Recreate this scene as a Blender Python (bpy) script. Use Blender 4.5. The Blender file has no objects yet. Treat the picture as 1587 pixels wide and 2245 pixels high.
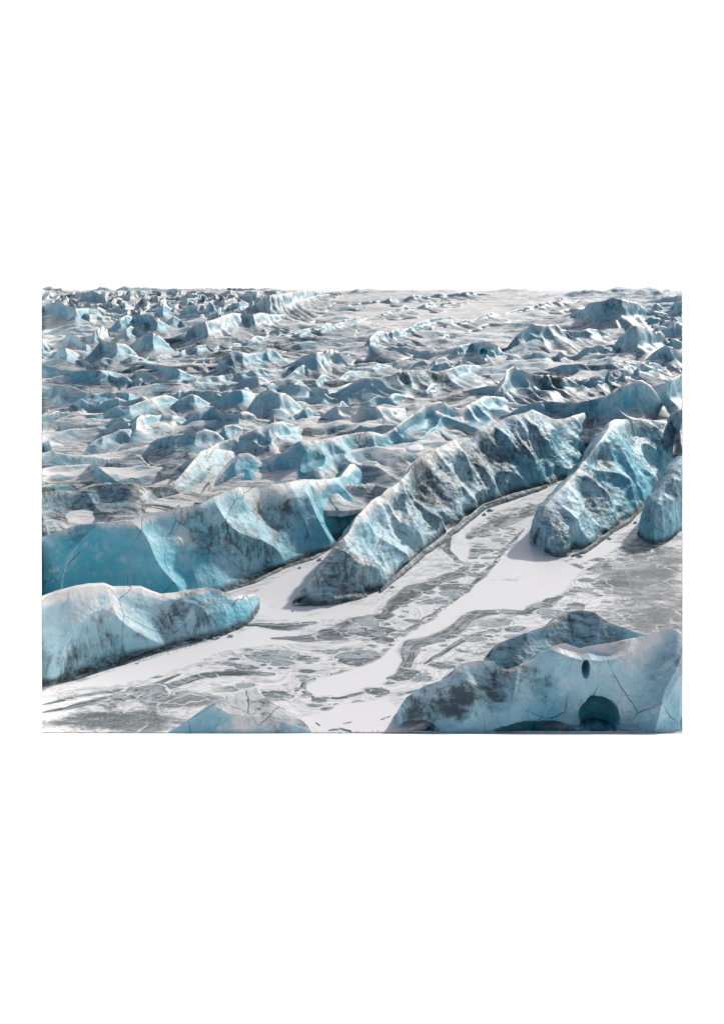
import bpy, math, random
import numpy as np

random.seed(7)
C = bpy.context.scene.collection
H, F, CX, YH = 60.0, 2000.0, 793.5, 470.0      # camera height (m), focal length and principal point in photo pixels
FLOW = np.array([0.74, 0.67])                   # direction in which the ice flows (ground plane)

# ------------------------------------------------------------------ numpy noise
_rs = np.random.RandomState(11)
_perm = np.concatenate([_rs.permutation(256)] * 3).astype(np.int64)
_g = _rs.normal(size=(256, 3)); _g /= np.linalg.norm(_g, axis=1)[:, None]

def perlin(p):
    p = np.asarray(p, dtype=np.float64)
    i = np.floor(p).astype(np.int64); f = p - i; i &= 255
    w = f * f * f * (f * (f * 6 - 15) + 10)
    out = 0
    for dx in (0, 1):
        wx = w[..., 0] if dx else 1 - w[..., 0]
        for dy in (0, 1):
            wy = w[..., 1] if dy else 1 - w[..., 1]
            for dz in (0, 1):
                wz = w[..., 2] if dz else 1 - w[..., 2]
                h = _perm[_perm[_perm[(i[..., 0] + dx) & 255] + ((i[..., 1] + dy) & 255)] + ((i[..., 2] + dz) & 255)]
                g = _g[h]
                d = g[..., 0] * (f[..., 0] - dx) + g[..., 1] * (f[..., 1] - dy) + g[..., 2] * (f[..., 2] - dz)
                out = out + wx * wy * wz * d
    return out * 1.5

def fbm(p, o=4):
    a, s, t = 1.0, 0, 0
    for k in range(o):
        s = s + a * perlin(p * 2 ** k + 17.3 * k); t += a; a *= 0.5
    return s / t

def ridged(p, o=3):
    a, s, t = 1.0, 0, 0
    for k in range(o):
        s = s + a * (1 - np.abs(perlin(p * 2 ** k + 9.1 * k)) * 2); t += a; a *= 0.45
    return s / t

def sstep(a, b, x):
    t = np.clip((x - a) / (b - a), 0, 1); return t * t * (3 - 2 * t)

def at(x, y, z=0.0):                            # a photo pixel on the level z -> world point
    x = np.asarray(x, float); y = np.asarray(y, float)
    D = F * (H - z) / (y - YH)
    return np.stack([(x - CX) / F * D, D, np.zeros_like(D) + z], -1)

def to_px(P):
    return CX + P[..., 0] / P[..., 1] * F, YH + F * (H - P[..., 2]) / P[..., 1]

def resample(pts, n, cols=2):
    pts = np.array(pts, float)
    d = np.concatenate([[0], np.cumsum(np.linalg.norm(np.diff(pts[:, :2], axis=0), axis=1))]); d /= d[-1]
    t = np.linspace(0, 1, n)
    return np.stack([np.interp(t, d, pts[:, k]) for k in range(cols)], -1)

def poly_dist(P, poly):                         # unsigned distance and side of a polyline
    P = P[..., :2]; best = np.full(P.shape[:-1], 1e9); side = np.zeros(P.shape[:-1])
    for a, b in zip(poly[:-1], poly[1:]):
        ab = b - a; t = np.clip(((P - a) @ ab) / (ab @ ab), 0, 1)
        q = a + t[..., None] * ab; d = np.linalg.norm(P - q, axis=-1)
        s = ab[0] * (P[..., 1] - a[1]) - ab[1] * (P[..., 0] - a[0])
        m = d < best; best = np.where(m, d, best); side = np.where(m, np.sign(s), side)
    return best, side

def in_poly(P, poly):
    x, y = P[..., 0], P[..., 1]; ins = np.zeros(x.shape, bool)
    n = len(poly)
    for i in range(n):
        (x1, y1), (x2, y2) = poly[i], poly[(i + 1) % n]
        c = ((y1 > y) != (y2 > y)) & (x < (x2 - x1) * (y - y1) / (y2 - y1 + 1e-12) + x1)
        ins ^= c
    return ins

# ------------------------------------------------------------------ mesh and object helpers
def grid_mesh(name, P, attrs, flip=False, origin=None):
    nu, nv = P.shape[:2]
    V = P.reshape(-1, 3).astype(np.float32)
    if origin is not None: V = V - np.array(origin, np.float32)
    idx = np.arange(nu * nv).reshape(nu, nv)
    q = np.stack([idx[:-1, :-1], idx[1:, :-1], idx[1:, 1:], idx[:-1, 1:]], -1).reshape(-1, 4)
    if flip: q = q[:, ::-1]
    me = bpy.data.meshes.new(name)
    me.vertices.add(len(V)); me.vertices.foreach_set('co', V.ravel())
    me.loops.add(q.size); me.loops.foreach_set('vertex_index', q.ravel().astype(np.int32))
    me.polygons.add(len(q)); me.polygons.foreach_set('loop_start', np.arange(0, q.size, 4, dtype=np.int32))
    me.polygons.foreach_set('use_smooth', np.ones(len(q), bool))
    me.update(calc_edges=True)
    for k, a in attrs.items():
        at_ = me.attributes.new(k, 'FLOAT', 'POINT'); at_.data.foreach_set('value', a.ravel().astype(np.float32))
    me.validate()
    return me

def link(name, me, mat, parent=None, loc=(0, 0, 0)):
    o = bpy.data.objects.new(name, me); C.objects.link(o); o.location = loc
    if mat: me.materials.append(mat)
    if parent: o.parent = parent
    return o

def tag(o, label, cat, group=None):
    o['label'] = label; o['category'] = cat
    if group: o['group'] = group
    return o

# ------------------------------------------------------------------ node helper
class NT:
    def __init__(s, nt): s.nt = nt; s.n = nt.nodes; s.l = nt.links
    def node(s, t, **kw):
        nd = s.n.new(t)
        for k, v in kw.items(): setattr(nd, k, v)
        return nd
    def put(s, sock, v):
        if hasattr(v, 'is_output') or isinstance(v, bpy.types.NodeSocket): s.l.new(v, sock)
        else: sock.default_value = v
    def math(s, op, a, b=0.0, c=None, clamp=False):
        nd = s.node('ShaderNodeMath', operation=op, use_clamp=clamp)
        s.put(nd.inputs[0], a); s.put(nd.inputs[1], b)
        if c is not None: s.put(nd.inputs[2], c)
        return nd.outputs[0]
    def add(s, a, b): return s.math('ADD', a, b)
    def mul(s, a, b): return s.math('MULTIPLY', a, b)
    def mad(s, a, b, c): return s.math('MULTIPLY_ADD', a, b, c)
    def step(s, lo, hi, x, a=0.0, b=1.0):
        nd = s.node('ShaderNodeMapRange', interpolation_type='SMOOTHSTEP')
        s.put(nd.inputs[0], x); nd.inputs[1].default_value = lo; nd.inputs[2].default_value = hi
        nd.inputs[3].default_value = a; nd.inputs[4].default_value = b
        return nd.outputs[0]
    def mix(s, f, a, b):
        nd = s.node('ShaderNodeMix', data_type='RGBA')
        s.put(nd.inputs[0], f); s.put(nd.inputs[6], a if not isinstance(a, tuple) else (*a, 1)); s.put(nd.inputs[7], b if not isinstance(b, tuple) else (*b, 1))
        return nd.outputs[2]
    def attr(s, name): return s.node('ShaderNodeAttribute', attribute_name=name).outputs['Fac']
    def pos(s): return s.node('ShaderNodeNewGeometry').outputs
    def mapping(s, v, rot=0.0, sc=(1, 1, 1)):
        nd = s.node('ShaderNodeMapping'); s.l.new(v, nd.inputs[0]); nd.inputs[2].default_value = (0, 0, rot); nd.inputs[3].default_value = sc
        return nd.outputs[0]
    def noise(s, v, scale, detail=4, rough=0.55, dist=0.0, color=False):
        nd = s.node('ShaderNodeTexNoise'); s.l.new(v, nd.inputs['Vector'])
        nd.inputs['Scale'].default_value = scale; nd.inputs['Detail'].default_value = detail
        nd.inputs['Roughness'].default_value = rough; nd.inputs['Distortion'].default_value = dist
        return nd.outputs['Color' if color else 'Fac']
    def voro(s, v, scale, feature='DISTANCE_TO_EDGE'):
        nd = s.node('ShaderNodeTexVoronoi', feature=feature); s.l.new(v, nd.inputs['Vector']); nd.inputs['Scale'].default_value = scale
        return nd.outputs
    def warp(s, v, scale, amt, detail=3):
        n = s.noise(v, scale, detail, color=True)
        a = s.node('ShaderNodeVectorMath', operation='SUBTRACT'); s.l.new(n, a.inputs[0]); a.inputs[1].default_value = (.5, .5, .5)
        m = s.node('ShaderNodeVectorMath', operation='SCALE'); s.l.new(a.outputs[0], m.inputs[0]); m.inputs['Scale'].default_value = amt
        r = s.node('ShaderNodeVectorMath', operation='ADD'); s.l.new(v, r.inputs[0]); s.l.new(m.outputs[0], r.inputs[1])
        return r.outputs[0]

def new_mat(name):
    m = bpy.data.materials.new(name); m.use_nodes = True
    t = NT(m.node_tree); b = t.n['Principled BSDF']
    return m, t, b

def bump(t, b, h, strength, dist):
    nd = t.node('ShaderNodeBump'); t.l.new(h, nd.inputs['Height']); nd.inputs['Strength'].default_value = strength
    nd.inputs['Distance'].default_value = dist; t.l.new(nd.outputs[0], b.inputs['Normal'])

FA = -math.atan2(FLOW[1], FLOW[0])              # rotates the flow direction onto X

def ice_material():
    m, t, b = new_mat('glacier_ice')
    g = t.pos(); P = g['Position']
    nz = t.node('ShaderNodeSeparateXYZ'); t.l.new(g['Normal'], nz.inputs[0]); nz = nz.outputs[2]
    PW = t.warp(P, 0.10, 4.0)
    flow = t.mapping(PW, FA, (0.14, 1, 1)); fall = t.mapping(t.warp(PW, 0.35, 1.0), FA, (1, 1, 0.18))
    A = {k: t.attr(k) for k in ('dirt', 'blue', 'snow', 'wet', 'foot')}
    n1 = t.noise(P, 0.11, 3); n2 = t.noise(PW, 0.22, 6, 0.62); grain = t.noise(P, 2.6, 5, 0.75)
    n3 = t.noise(t.warp(P, 0.5, 1.2), 0.8, 4, 0.6)
    stf = t.noise(flow, 1.3, 5, 0.7); stv = t.noise(fall, 1.4, 5, 0.72)
    st = t.mix(t.step(0.45, 0.85, nz), stv, stf)
    blue = t.math('ADD', t.add(A['blue'], 0.06), t.mul(t.add(n1, -0.5), 1.4), clamp=True)
    col = t.mix(blue, (0.40, 0.555, 0.615), (0.085, 0.39, 0.495))
    wisp = t.step(0.50, 0.72, t.noise(t.warp(P, 0.22, 3.0), 0.4, 5, 0.65))
    col = t.mix(t.mul(wisp, 0.5), col, (0.66, 0.715, 0.745))
    dim = t.step(0.50, 0.75, n3)
    col = t.mix(t.mul(dim, 0.35), col, (0.30, 0.40, 0.45))
    # wind-blown snow and rime on the upward faces; sunlit paleness painted on right-facing ones
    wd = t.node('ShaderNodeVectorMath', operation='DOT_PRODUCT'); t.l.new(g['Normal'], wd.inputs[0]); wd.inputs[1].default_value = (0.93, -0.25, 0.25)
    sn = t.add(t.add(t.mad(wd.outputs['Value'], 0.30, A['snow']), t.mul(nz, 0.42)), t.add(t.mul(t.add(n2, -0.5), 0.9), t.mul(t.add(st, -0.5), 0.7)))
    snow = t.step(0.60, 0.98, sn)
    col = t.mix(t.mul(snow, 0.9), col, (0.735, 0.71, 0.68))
    # dirty snow drifted round the foot
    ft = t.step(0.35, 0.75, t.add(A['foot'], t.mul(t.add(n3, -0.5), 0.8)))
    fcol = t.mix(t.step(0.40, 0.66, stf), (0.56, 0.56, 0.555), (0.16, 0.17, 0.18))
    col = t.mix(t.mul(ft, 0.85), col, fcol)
    # grit and rock flour held in the ice
    d = t.add(t.add(A['dirt'], t.mul(t.add(n2, -0.5), 1.15)), t.add(t.mul(t.add(grain, -0.5), 0.55), t.add(t.mul(t.add(st, -0.5), 2.0), t.mul(t.add(n3, -0.5), 0.8))))
    dirt = t.step(0.28, 1.10, d)
    hair = t.mul(t.step(0.555, 0.66, st), t.step(0.10, 0.6, t.add(A['dirt'], t.mul(t.add(n2, -0.5), 1.2))))
    dirt = t.math('MAXIMUM', t.mul(dirt, 0.92), t.mul(hair, 0.7))
    col = t.mix(dirt, col, (0.040, 0.053, 0.065))
    rime = t.mul(t.step(0.515, 0.56, g['Pointiness']), t.step(0.35, 0.6, n3))
    col = t.mix(t.mul(rime, 0.6), col, (0.76, 0.77, 0.77))
    # open cracks
    ck = t.voro(t.warp(t.mapping(P, 0.6, (1, 1, 0.55)), 0.3, 0.9), 0.12)[0]
    crack = t.mul(t.step(0.0010, 0.0055, ck, 1, 0), t.step(0.43, 0.56, t.noise(P, 0.16, 2)))
    ck2 = t.voro(t.warp(P, 0.6, 1.2), 0.36)[0]
    crack2 = t.mul(t.step(0.002, 0.009, ck2, 1, 0), t.step(0.51, 0.66, t.noise(P, 0.27, 2)))
    crack = t.math('MAXIMUM', crack, t.mul(crack2, 0.5))
    col = t.mix(t.mul(crack, 0.65), col, (0.03, 0.055, 0.07))
    wet = t.mul(A['wet'], t.math('ADD', 0.85, t.mul(t.add(stf, -0.5), 2.6), clamp=True))
    col = t.mix(wet, col, t.mix(t.step(0.45, 0.7, grain), (0.018, 0.026, 0.031), (0.12, 0.15, 0.16)))
    t.l.new(col, b.inputs['Base Color'])
    b.inputs['Roughness'].default_value = 0.5; b.inputs['Specular IOR Level'].default_value = 0.25
    h = t.add(t.add(t.mul(n2, 0.8), t.mul(grain, 0.20)), t.add(t.mul(st, 0.30), t.mul(crack, -0.4)))
    bump(t, b, h, 0.85, 0.42)
    return m

def snowfield_material():
    m, t, b = new_mat('streaked_snow_ice')
    g = t.pos(); P = g['Position']
    nz = t.node('ShaderNodeSeparateXYZ'); t.l.new(g['Normal'], nz.inputs[0]); nz = nz.outputs[2]
    PW = t.warp(t.warp(P, 0.02, 14.0), 0.1, 3.0)
    f1 = t.mapping(PW, FA, (0.05, 0.8, 0.5)); f2 = t.mapping(PW, FA, (0.14, 1, 0.6))
    f0 = t.mapping(PW, FA, (0.022, 0.26, 0.2)); s0 = t.noise(f0, 0.5, 7, 0.72); s00 = t.noise(t.mapping(t.warp(PW, 0.008, 40.0), FA, (0.012, 0.14, 0.1)), 0.4, 8, 0.7)
    s1 = t.noise(f1, 0.55, 6, 0.75); s2 = t.noise(f2, 1.1, 6, 0.75); n1 = t.noise(P, 0.03, 4); grain = t.noise(P, 2.0, 4, 0.7); n2 = t.noise(t.warp(P, .1, 4), 0.16, 5, 0.65)
    A = t.attr('dirt'); BL = t.attr('blue')
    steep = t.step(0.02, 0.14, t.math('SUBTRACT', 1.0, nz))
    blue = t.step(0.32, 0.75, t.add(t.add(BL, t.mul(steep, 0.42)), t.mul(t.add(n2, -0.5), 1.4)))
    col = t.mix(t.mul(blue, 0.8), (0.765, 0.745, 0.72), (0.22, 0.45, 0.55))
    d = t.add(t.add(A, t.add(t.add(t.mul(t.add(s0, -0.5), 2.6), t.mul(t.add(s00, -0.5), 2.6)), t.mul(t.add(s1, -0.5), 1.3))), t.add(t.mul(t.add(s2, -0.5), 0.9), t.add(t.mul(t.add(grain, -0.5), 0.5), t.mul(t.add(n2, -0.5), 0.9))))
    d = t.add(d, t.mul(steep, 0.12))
    dirt = t.step(0.42, 0.98, d)
    col = t.mix(t.mul(dirt, 0.92), col, (0.060, 0.105, 0.105))
    hl = t.mul(t.step(0.56, 0.62, t.noise(f0, 1.7, 6, 0.72)), t.step(-0.15, 0.5, A))
    col = t.mix(t.mul(hl, 0.85), col, (0.07, 0.075, 0.08))
    wl = t.mul(t.step(0.56, 0.64, t.noise(t.mapping(PW, FA, (0.05, 0.4, 0.3)), 1.3, 5, 0.7)), 0.6)
    col = t.mix(wl, col, (0.79, 0.77, 0.74))
    t.l.new(col, b.inputs['Base Color']); b.inputs['Roughness'].default_value = 0.7; b.inputs['Specular IOR Level'].default_value = 0.2
    bump(t, b, t.add(t.mul(s1, 1.2), t.add(t.mul(s2, 0.6), t.mul(grain, 0.12))), 0.7, 0.9)
    return m

def river_material():
    m, t, b = new_mat('milky_meltwater')
    g = t.pos(); P = g['Position']
    A = {k: t.attr(k) for k in ('dark', 'milk', 'cells', 'mud', 'edge')}
    PW = t.warp(t.warp(P, 0.05, 7.0), 0.25, 1.4)
    fl = t.mapping(PW, FA, (0.2, 1, 1)); fl2 = t.mapping(PW, FA, (0.42, 1, 1))
    cc = t.node('ShaderNodeCombineXYZ'); t.l.new(t.mul(t.attr('fu'), 0.13), cc.inputs[0]); t.l.new(t.attr('fv'), cc.inputs[1]); t.l.new(t.attr('fid'), cc.inputs[2])
    bs = t.noise(t.warp(cc.outputs[0], 0.5, 0.5), 1.5, 5, 0.7)
    s1 = t.noise(fl, 0.75, 6, 0.68); s2 = t.noise(fl2, 2.2, 5, 0.7); grain = t.noise(P, 3.0, 3, 0.7)
    notmilk = t.math('SUBTRACT', 1.0, A['milk'], clamp=True)
    milk = (0.72, 0.71, 0.71)
    # thin streaks of grey silt
    streak = t.mul(t.step(0.50, 0.74, t.add(s1, t.mul(t.add(s2, -0.5), 0.5))), 0.75)
    col = t.mix(t.mul(streak, notmilk), milk, (0.20, 0.235, 0.25))
    # dark silty bands
    dk = t.step(0.36, 0.70, t.add(A['dark'], t.add(t.mul(t.add(bs, -0.5), 1.1), t.mul(t.add(s2, -0.5), 0.7))))
    bandc = t.mix(t.step(0.45, 0.63, t.add(t.mul(bs, 0.75), t.mul(s2, 0.25))), (0.030, 0.048, 0.058), (0.33, 0.37, 0.385))
    col = t.mix(t.mul(dk, 0.95), col, bandc)
    # grey muddy ice
    md = t.step(0.36, 0.74, t.add(t.add(A['mud'], t.mul(t.add(t.noise(t.warp(t.warp(t.mapping(P, FA, (0.6, 1, 1)), 0.07, 9.0), 0.2, 2.5), 0.13, 5), -0.5), 2.0)), t.add(t.mul(t.add(s1, -0.5), 1.1), t.mul(t.add(s2, -0.5), 0.7))))
    mudc = t.mix(t.step(0.36, 0.68, t.add(t.add(t.mul(t.noise(t.warp(t.warp(t.mapping(P, FA, (0.45, 1, 1)), 0.1, 6.0), 0.4, 1.2), 0.3, 6, 0.65), 0.7), t.mul(s2, 0.3)), t.mul(t.add(grain, -0.5), 0.5))), (0.032, 0.043, 0.048), (0.28, 0.30, 0.305))
    col = t.mix(t.mul(md, 0.92), col, mudc)
    # rounded silt islands inside the foam network
    cw = t.warp(t.mapping(t.warp(P, 0.12, 3.2), FA, (0.42, 0.95, 1)), 0.9, 0.35)
    for sc, on, warpa in ((0.20, 0.10, 1.0), (0.42, 0.15, 0.55), (0.85, 0.25, 0.3)):
        cw = t.warp(t.warp(t.mapping(t.warp(P, 0.12, 3.0), FA, (0.5, 1.0, 1)), 0.8, warpa), 2.5, 0.22)
        vo = t.voro(cw, sc, 'F1'); dd = vo['Distance']
        sep = t.node('ShaderNodeSeparateColor'); t.l.new(vo['Color'], sep.inputs[0])
        rel = t.math('SUBTRACT', dd, t.mad(sep.outputs[0], 0.26, 0.20))           # < 0 inside the island
        act = t.mul(t.step(on, on + 0.02, sep.outputs[1]), A['cells'])
        tone = t.mix(sep.outputs[2], (0.04, 0.062, 0.072), (0.24, 0.295, 0.315))
        tone = t.mix(t.mul(t.step(0.46, 0.64, s2), 0.7), tone, (0.52, 0.55, 0.56))
        col = t.mix(t.mul(t.mul(t.step(0.075, 0.055, rel), t.step(0.03, 0.05, rel)), t.mul(act, 0.45)), col, (0.16, 0.19, 0.20))
        col = t.mix(t.mul(t.mul(t.step(0.05, 0.03, rel), act), 0.9), col, (0.73, 0.725, 0.725))
        col = t.mix(t.mul(t.mul(t.step(0.012, -0.018, rel), act), 0.95), col, tone)
        col = t.mix(t.mul(t.mul(t.step(-0.03, -0.01, rel), t.step(0.012, -0.01, rel)), t.mul(act, 0.6)), col, (0.03, 0.045, 0.05))
    fil = t.voro(t.warp(t.mapping(t.warp(P, 0.2, 2.0), FA, (0.5, 1, 1)), 0.8, 0.8), 0.45)[0]
    fm = t.mul(t.mul(t.step(0.01, 0.05, fil, 1, 0), t.math('MAXIMUM', dk, md)), t.step(0.45, 0.62, t.noise(P, 0.2, 3)))
    col = t.mix(t.mul(fm, 0.75), col, (0.72, 0.72, 0.72))
    fil2 = t.mul(t.mul(t.step(0.46, 0.5, bs), t.step(0.5, 0.54, bs, 1, 0)), notmilk)
    col = t.mix(t.mul(fil2, 0.5), col, (0.16, 0.19, 0.20))
    ed = t.mul(A['edge'], t.step(0.25, 0.55, s2))
    col = t.mix(ed, col, (0.05, 0.07, 0.08))
    t.l.new(col, b.inputs['Base Color'])
    rr = t.mix(A['milk'], (0.55,) * 3, (0.38,) * 3); t.l.new(rr, b.inputs['Roughness']); b.inputs['Specular IOR Level'].default_value = 0.3
    bump(t, b, t.mul(t.add(t.mul(dk, 0.5), t.mul(s2, 0.6)), notmilk), 0.3, 0.25)
    return m

def snow_material():
    m, t, b = new_mat('fresh_snow')
    P = t.pos()['Position']
    n = t.noise(P, 0.05, 4)
    col = t.mix(n, (0.975, 0.98, 0.98), (0.99, 0.995, 0.995)); t.l.new(col, b.inputs['Base Color'])
    b.inputs['Roughness'].default_value = 0.85; b.inputs['Specular IOR Level'].default_value = 0.1
    bump(t, b, t.noise(P, 0.4, 5), 0.15, 0.3)
    return m

ICE = ice_material(); FIELD = snowfield_material(); RIVER = river_material(); SNOW = snow_material()

# ------------------------------------------------------------------ terrain
cliff_px = [(-400, 1340), (93, 1330), (300, 1330), (480, 1300), (560, 1275), (620, 1245), (720, 1190), (880, 1120), (985, 1110), (1060, 1095), (1200, 1060), (1290, 1000), (1340, 940), (1500, 890), (1900, 800)]
cliff = np.array([at(x, y)[:2] for x, y in cliff_px]) + 10 * np.array([-0.55, 0.83])
PLAT = 5.0

def plateau(P):
    d, s = poly_dist(P, cliff)
    return PLAT * sstep(-6, 6, d * s)

def undulate(P):
    X, Y = P[..., 0], P[..., 1]
    u = X * FLOW[0] + Y * FLOW[1]; v = -X * FLOW[1] + Y * FLOW[0]
    q = np.stack([(u * .93 + v * -.36) * 0.012, (v * .93 + u * .36) * 0.040, np.zeros_like(u)], -1)
    q = q + 0.35 * np.stack([fbm(q * 1.3 + 5), fbm(q * 1.3 + 40), 0 * u], -1)
    r = ridged(q, 3)
    r2 = ridged(np.stack([u * 0.05, v * 0.16, 0 * u], -1) + 3.3, 3)
    return 10.0 * (r - 0.63) + 1.8 * (r2 - 0.55)

XL, XR, YT, YB = 93.0, 1494.0, 636.0, 1607.0
def trap_grid(y0, y1, nrow, ncol, z):           # rows by depth, columns by bearing
    D0 = F * (H - z) / (y0 - YH); D1 = F * (H - z) / (y1 - YH)
    D = np.exp(np.linspace(math.log(D1), math.log(D0), nrow))
    b = (np.linspace(XL, XR, ncol) - CX) / F
    Dg, Bg = np.meshgrid(D, b, indexing='ij')
    return np.stack([Bg * Dg, Dg, np.zeros_like(Dg)], -1)

# skirts round the outer edge
def skirt(P, z):
    e = P[:1].copy(); e[..., 2] = z; f = P[-1:].copy(); f[..., 2] = z
    P = np.concatenate([e, P, f], 0)
    l = P[:, :1].copy(); l[..., 2] = z; r = P[:, -1:].copy(); r[..., 2] = z
    return np.concatenate([l, P, r], 1)
MOUNDS = []                                     # where ridges stand: (crest line, height) used to bank the glacier surface up to them

# ------------------------------------------------------------------ meltwater river with silt bands
P = trap_grid(960, YB, 640, 760, 0.0)
W = lambda pts: np.array([at(x, y)[:2] for x, y in pts])
Pw = P + 0.9 * np.stack([fbm(P * 0.16 + 3), fbm(P * 0.16 + 60), 0 * P[..., 0]], -1)
def band(pts, hw, soft=0.5):
    d, _ = poly_dist(Pw, W(pts)); return 1 - sstep(hw * (1 - soft), hw * (1 + soft), d)
dark = np.zeros(P.shape[:2]); cells = dark.copy(); milk = dark.copy(); mud = dark.copy(); edge = dark.copy()
BANDS = [([(93, 1563), (180, 1545), (260, 1530), (330, 1516), (400, 1494), (450, 1480), (540, 1474), (600, 1480)], 0.8),
         ([(93, 1545), (200, 1524), (300, 1512), (400, 1478)], 0.5),
         ([(540, 1370), (620, 1376), (690, 1366)], 1.3), ([(600, 1400), (680, 1398), (760, 1402)], 0.9),
         ([(700, 1390), (750, 1386), (800, 1362), (850, 1348)], 2.6),
         ([(845, 1345), (870, 1322), (910, 1292), (965, 1272), (1010, 1258), (1030, 1240)], 1.5),
         ([(850, 1408), (880, 1390), (920, 1365), (960, 1341), (1000, 1316), (1022, 1298), (1060, 1258), (1085, 1232), (1120, 1190), (1150, 1160)], 0.45),
         ([(985, 1180), (980, 1205), (1000, 1230), (1030, 1240)], 0.7),
         ([(855, 1490), (880, 1484), (890, 1460), (896, 1432), (910, 1412), (950, 1404), (985, 1390), (1020, 1362), (1055, 1345), (1100, 1340), (1150, 1345), (1200, 1326), (1232, 1308)], 1.15),
         ([(930, 1455), (970, 1432), (1000, 1410), (1050, 1390), (1100, 1378)], 0.6),
         ([(692, 1490), (674, 1494), (667, 1506), (670, 1520), (690, 1531)], 0.75),
         ([(690, 1531), (740, 1532), (840, 1510)], 0.3), ([(880, 1525), (920, 1515)], 0.5),
         ([(1030, 1180), (1060, 1160), (1110, 1140), (1160, 1125), (1200, 1100)], 2.2), ([(1060, 1110), (1130, 1085), (1220, 1060)], 1.2),
         ([(1290, 1250), (1330, 1240), (1370, 1265)], 1.8), ([(1330, 1280), (1360, 1270), (1370, 1285)], 2.2),
         ([(690, 1585), (700, 1590)], 0.35), ([(725, 1600), (745, 1598), (765, 1604)], 0.6), ([(840, 1580), (855, 1572)], 0.35), ([(758, 1586), (775, 1584)], 0.3),
         ([(1380, 1350), (1440, 1345), (1494, 1330)], 2.5)]
fu = dark.copy(); fv = dark.copy(); fid = dark.copy(); bestd = dark + 1e9
def along(Q, poly):
    best = np.full(Q.shape[:-1], 1e9); u = np.zeros(Q.shape[:-1]); sd = u.copy(); L = 0
    for a, b in zip(poly[:-1], poly[1:]):
        ab = b - a; l = np.linalg.norm(ab); t_ = np.clip(((Q[..., :2] - a) @ ab) / (l * l), 0, 1)
        d = np.linalg.norm(Q[..., :2] - a - t_[..., None] * ab, axis=-1); s_ = np.sign(ab[0] * (Q[..., 1] - a[1]) - ab[1] * (Q[..., 0] - a[0]))
        m_ = d < best; best = np.where(m_, d, best); u = np.where(m_, L + t_ * l, u); sd = np.where(m_, d * s_, sd); L += l
    return best, u, sd
for ib, (pts, hw) in enumerate(BANDS):
    d, u, sd = along(Pw, W(pts)); ul_ = u.max() + 1e-6
    wv = hw * (0.95 + 0.8 * fbm(np.stack([u * 0.12 + 5 * ib, 0 * u, 0 * u], -1), 3)) * (0.35 + 0.65 * np.clip(np.minimum(u, ul_ - u) / 5, 0, 1))
    dark = np.maximum(dark, 1 - sstep(wv * 0.35, wv * 1.7, d))
    m_ = d / hw < bestd; bestd = np.where(m_, d / hw, bestd); fu = np.where(m_, u, fu); fv = np.where(m_, sd, fv); fid = np.where(m_, 3.7 * ib, fid)
MILK = [[(672, 1512), (700, 1490), (760, 1470), (830, 1443), (880, 1400), (960, 1348), (1020, 1303), (1085, 1238), (1150, 1162), (1180, 1170), (1205, 1215), (1280, 1250), (1232, 1303), (1195, 1322), (1150, 1340), (1060, 1338), (985, 1382), (945, 1398), (905, 1406), (888, 1430), (880, 1475), (845, 1503), (740, 1528), (690, 1528)],
        [(130, 1510), (250, 1470), (350, 1440), (470, 1405), (560, 1375), (640, 1385), (700, 1400), (640, 1412), (560, 1420), (500, 1428), (430, 1455), (350, 1482), (250, 1505)],
        [(560, 1300), (640, 1250), (720, 1235), (660, 1330), (820, 1325), (860, 1305), (820, 1345), (700, 1360), (600, 1360), (570, 1345)],
        [(985, 1205), (1005, 1165), (1022, 1160), (1035, 1200), (1020, 1235), (990, 1225)],
        [(1010, 1150), (1060, 1115), (1130, 1085), (1180, 1075), (1120, 1110), (1060, 1140), (1020, 1165)],
        [(690, 1560), (760, 1540), (860, 1530), (880, 1560), (850, 1605), (700, 1605), (650, 1570)],
        [(1240, 1210), (1330, 1185), (1400, 1140), (1420, 1170), (1330, 1215), (1270, 1240)]]
for poly in MILK:
    pw = W(poly); d, _ = poly_dist(Pw, np.vstack([pw, pw[:1]])); ins = in_poly(Pw, pw)
    milk = np.maximum(milk, sstep(-0.15, 0.5, np.where(ins, d, -d)))
CELLS = [([(330, 1505), (440, 1470), (520, 1450), (570, 1448), (640, 1475)], 4.2), ([(560, 1500), (640, 1495), (700, 1455), (760, 1440), (810, 1412), (860, 1372), (920, 1335), (960, 1308), (1015, 1268), (1055, 1222), (1090, 1190), (1125, 1172)], 4.6),
         ([(735, 1545), (820, 1520), (870, 1500), (920, 1478), (970, 1445), (1020, 1415), (1090, 1385), (1180, 1368), (1250, 1318), (1300, 1300), (1360, 1310)], 4.0),
         ([(1240, 1270), (1330, 1230), (1400, 1200), (1490, 1190)], 5.0), ([(1060, 1155), (1120, 1130), (1180, 1110)], 3)]
for pts, hw in CELLS: cells = np.maximum(cells, band(pts, hw, 0.35))
px, py = to_px(P)
for x, y, rx, ry, a in [(230, 1590, 150, 28, .9), (400, 1535, 90, 16, .85), (310, 1565, 200, 34, .45), (1430, 1300, 120, 70, .6), (1380, 1250, 110, 60, .45), (1475, 1365, 90, 34, .9), (1350, 1285, 40, 14, .5), (1320, 1245, 30, 9, .5), (1350, 1270, 40, 18, .55), (1330, 1350, 60, 22, .4),
                        (880, 1240, 80, 26, .42), (760, 1380, 60, 16, .5), (1440, 1230, 70, 36, .4), (1390, 1180, 60, 30, .45), (1110, 1120, 70, 20, .4), (1280, 1345, 60, 20, .35), (960, 1215, 30, 30, .3)]:
    mud += a * np.exp(-(((px - x) / rx) ** 2 + ((py - y) / ry) ** 2) ** 1.3)
milk *= 1 - np.clip(dark * 1.3, 0, 1)
cells *= 1 - milk
P[..., 2] = 0.05 + 0.05 * fbm(P * 0.4, 3) * (1 - milk)
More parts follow.
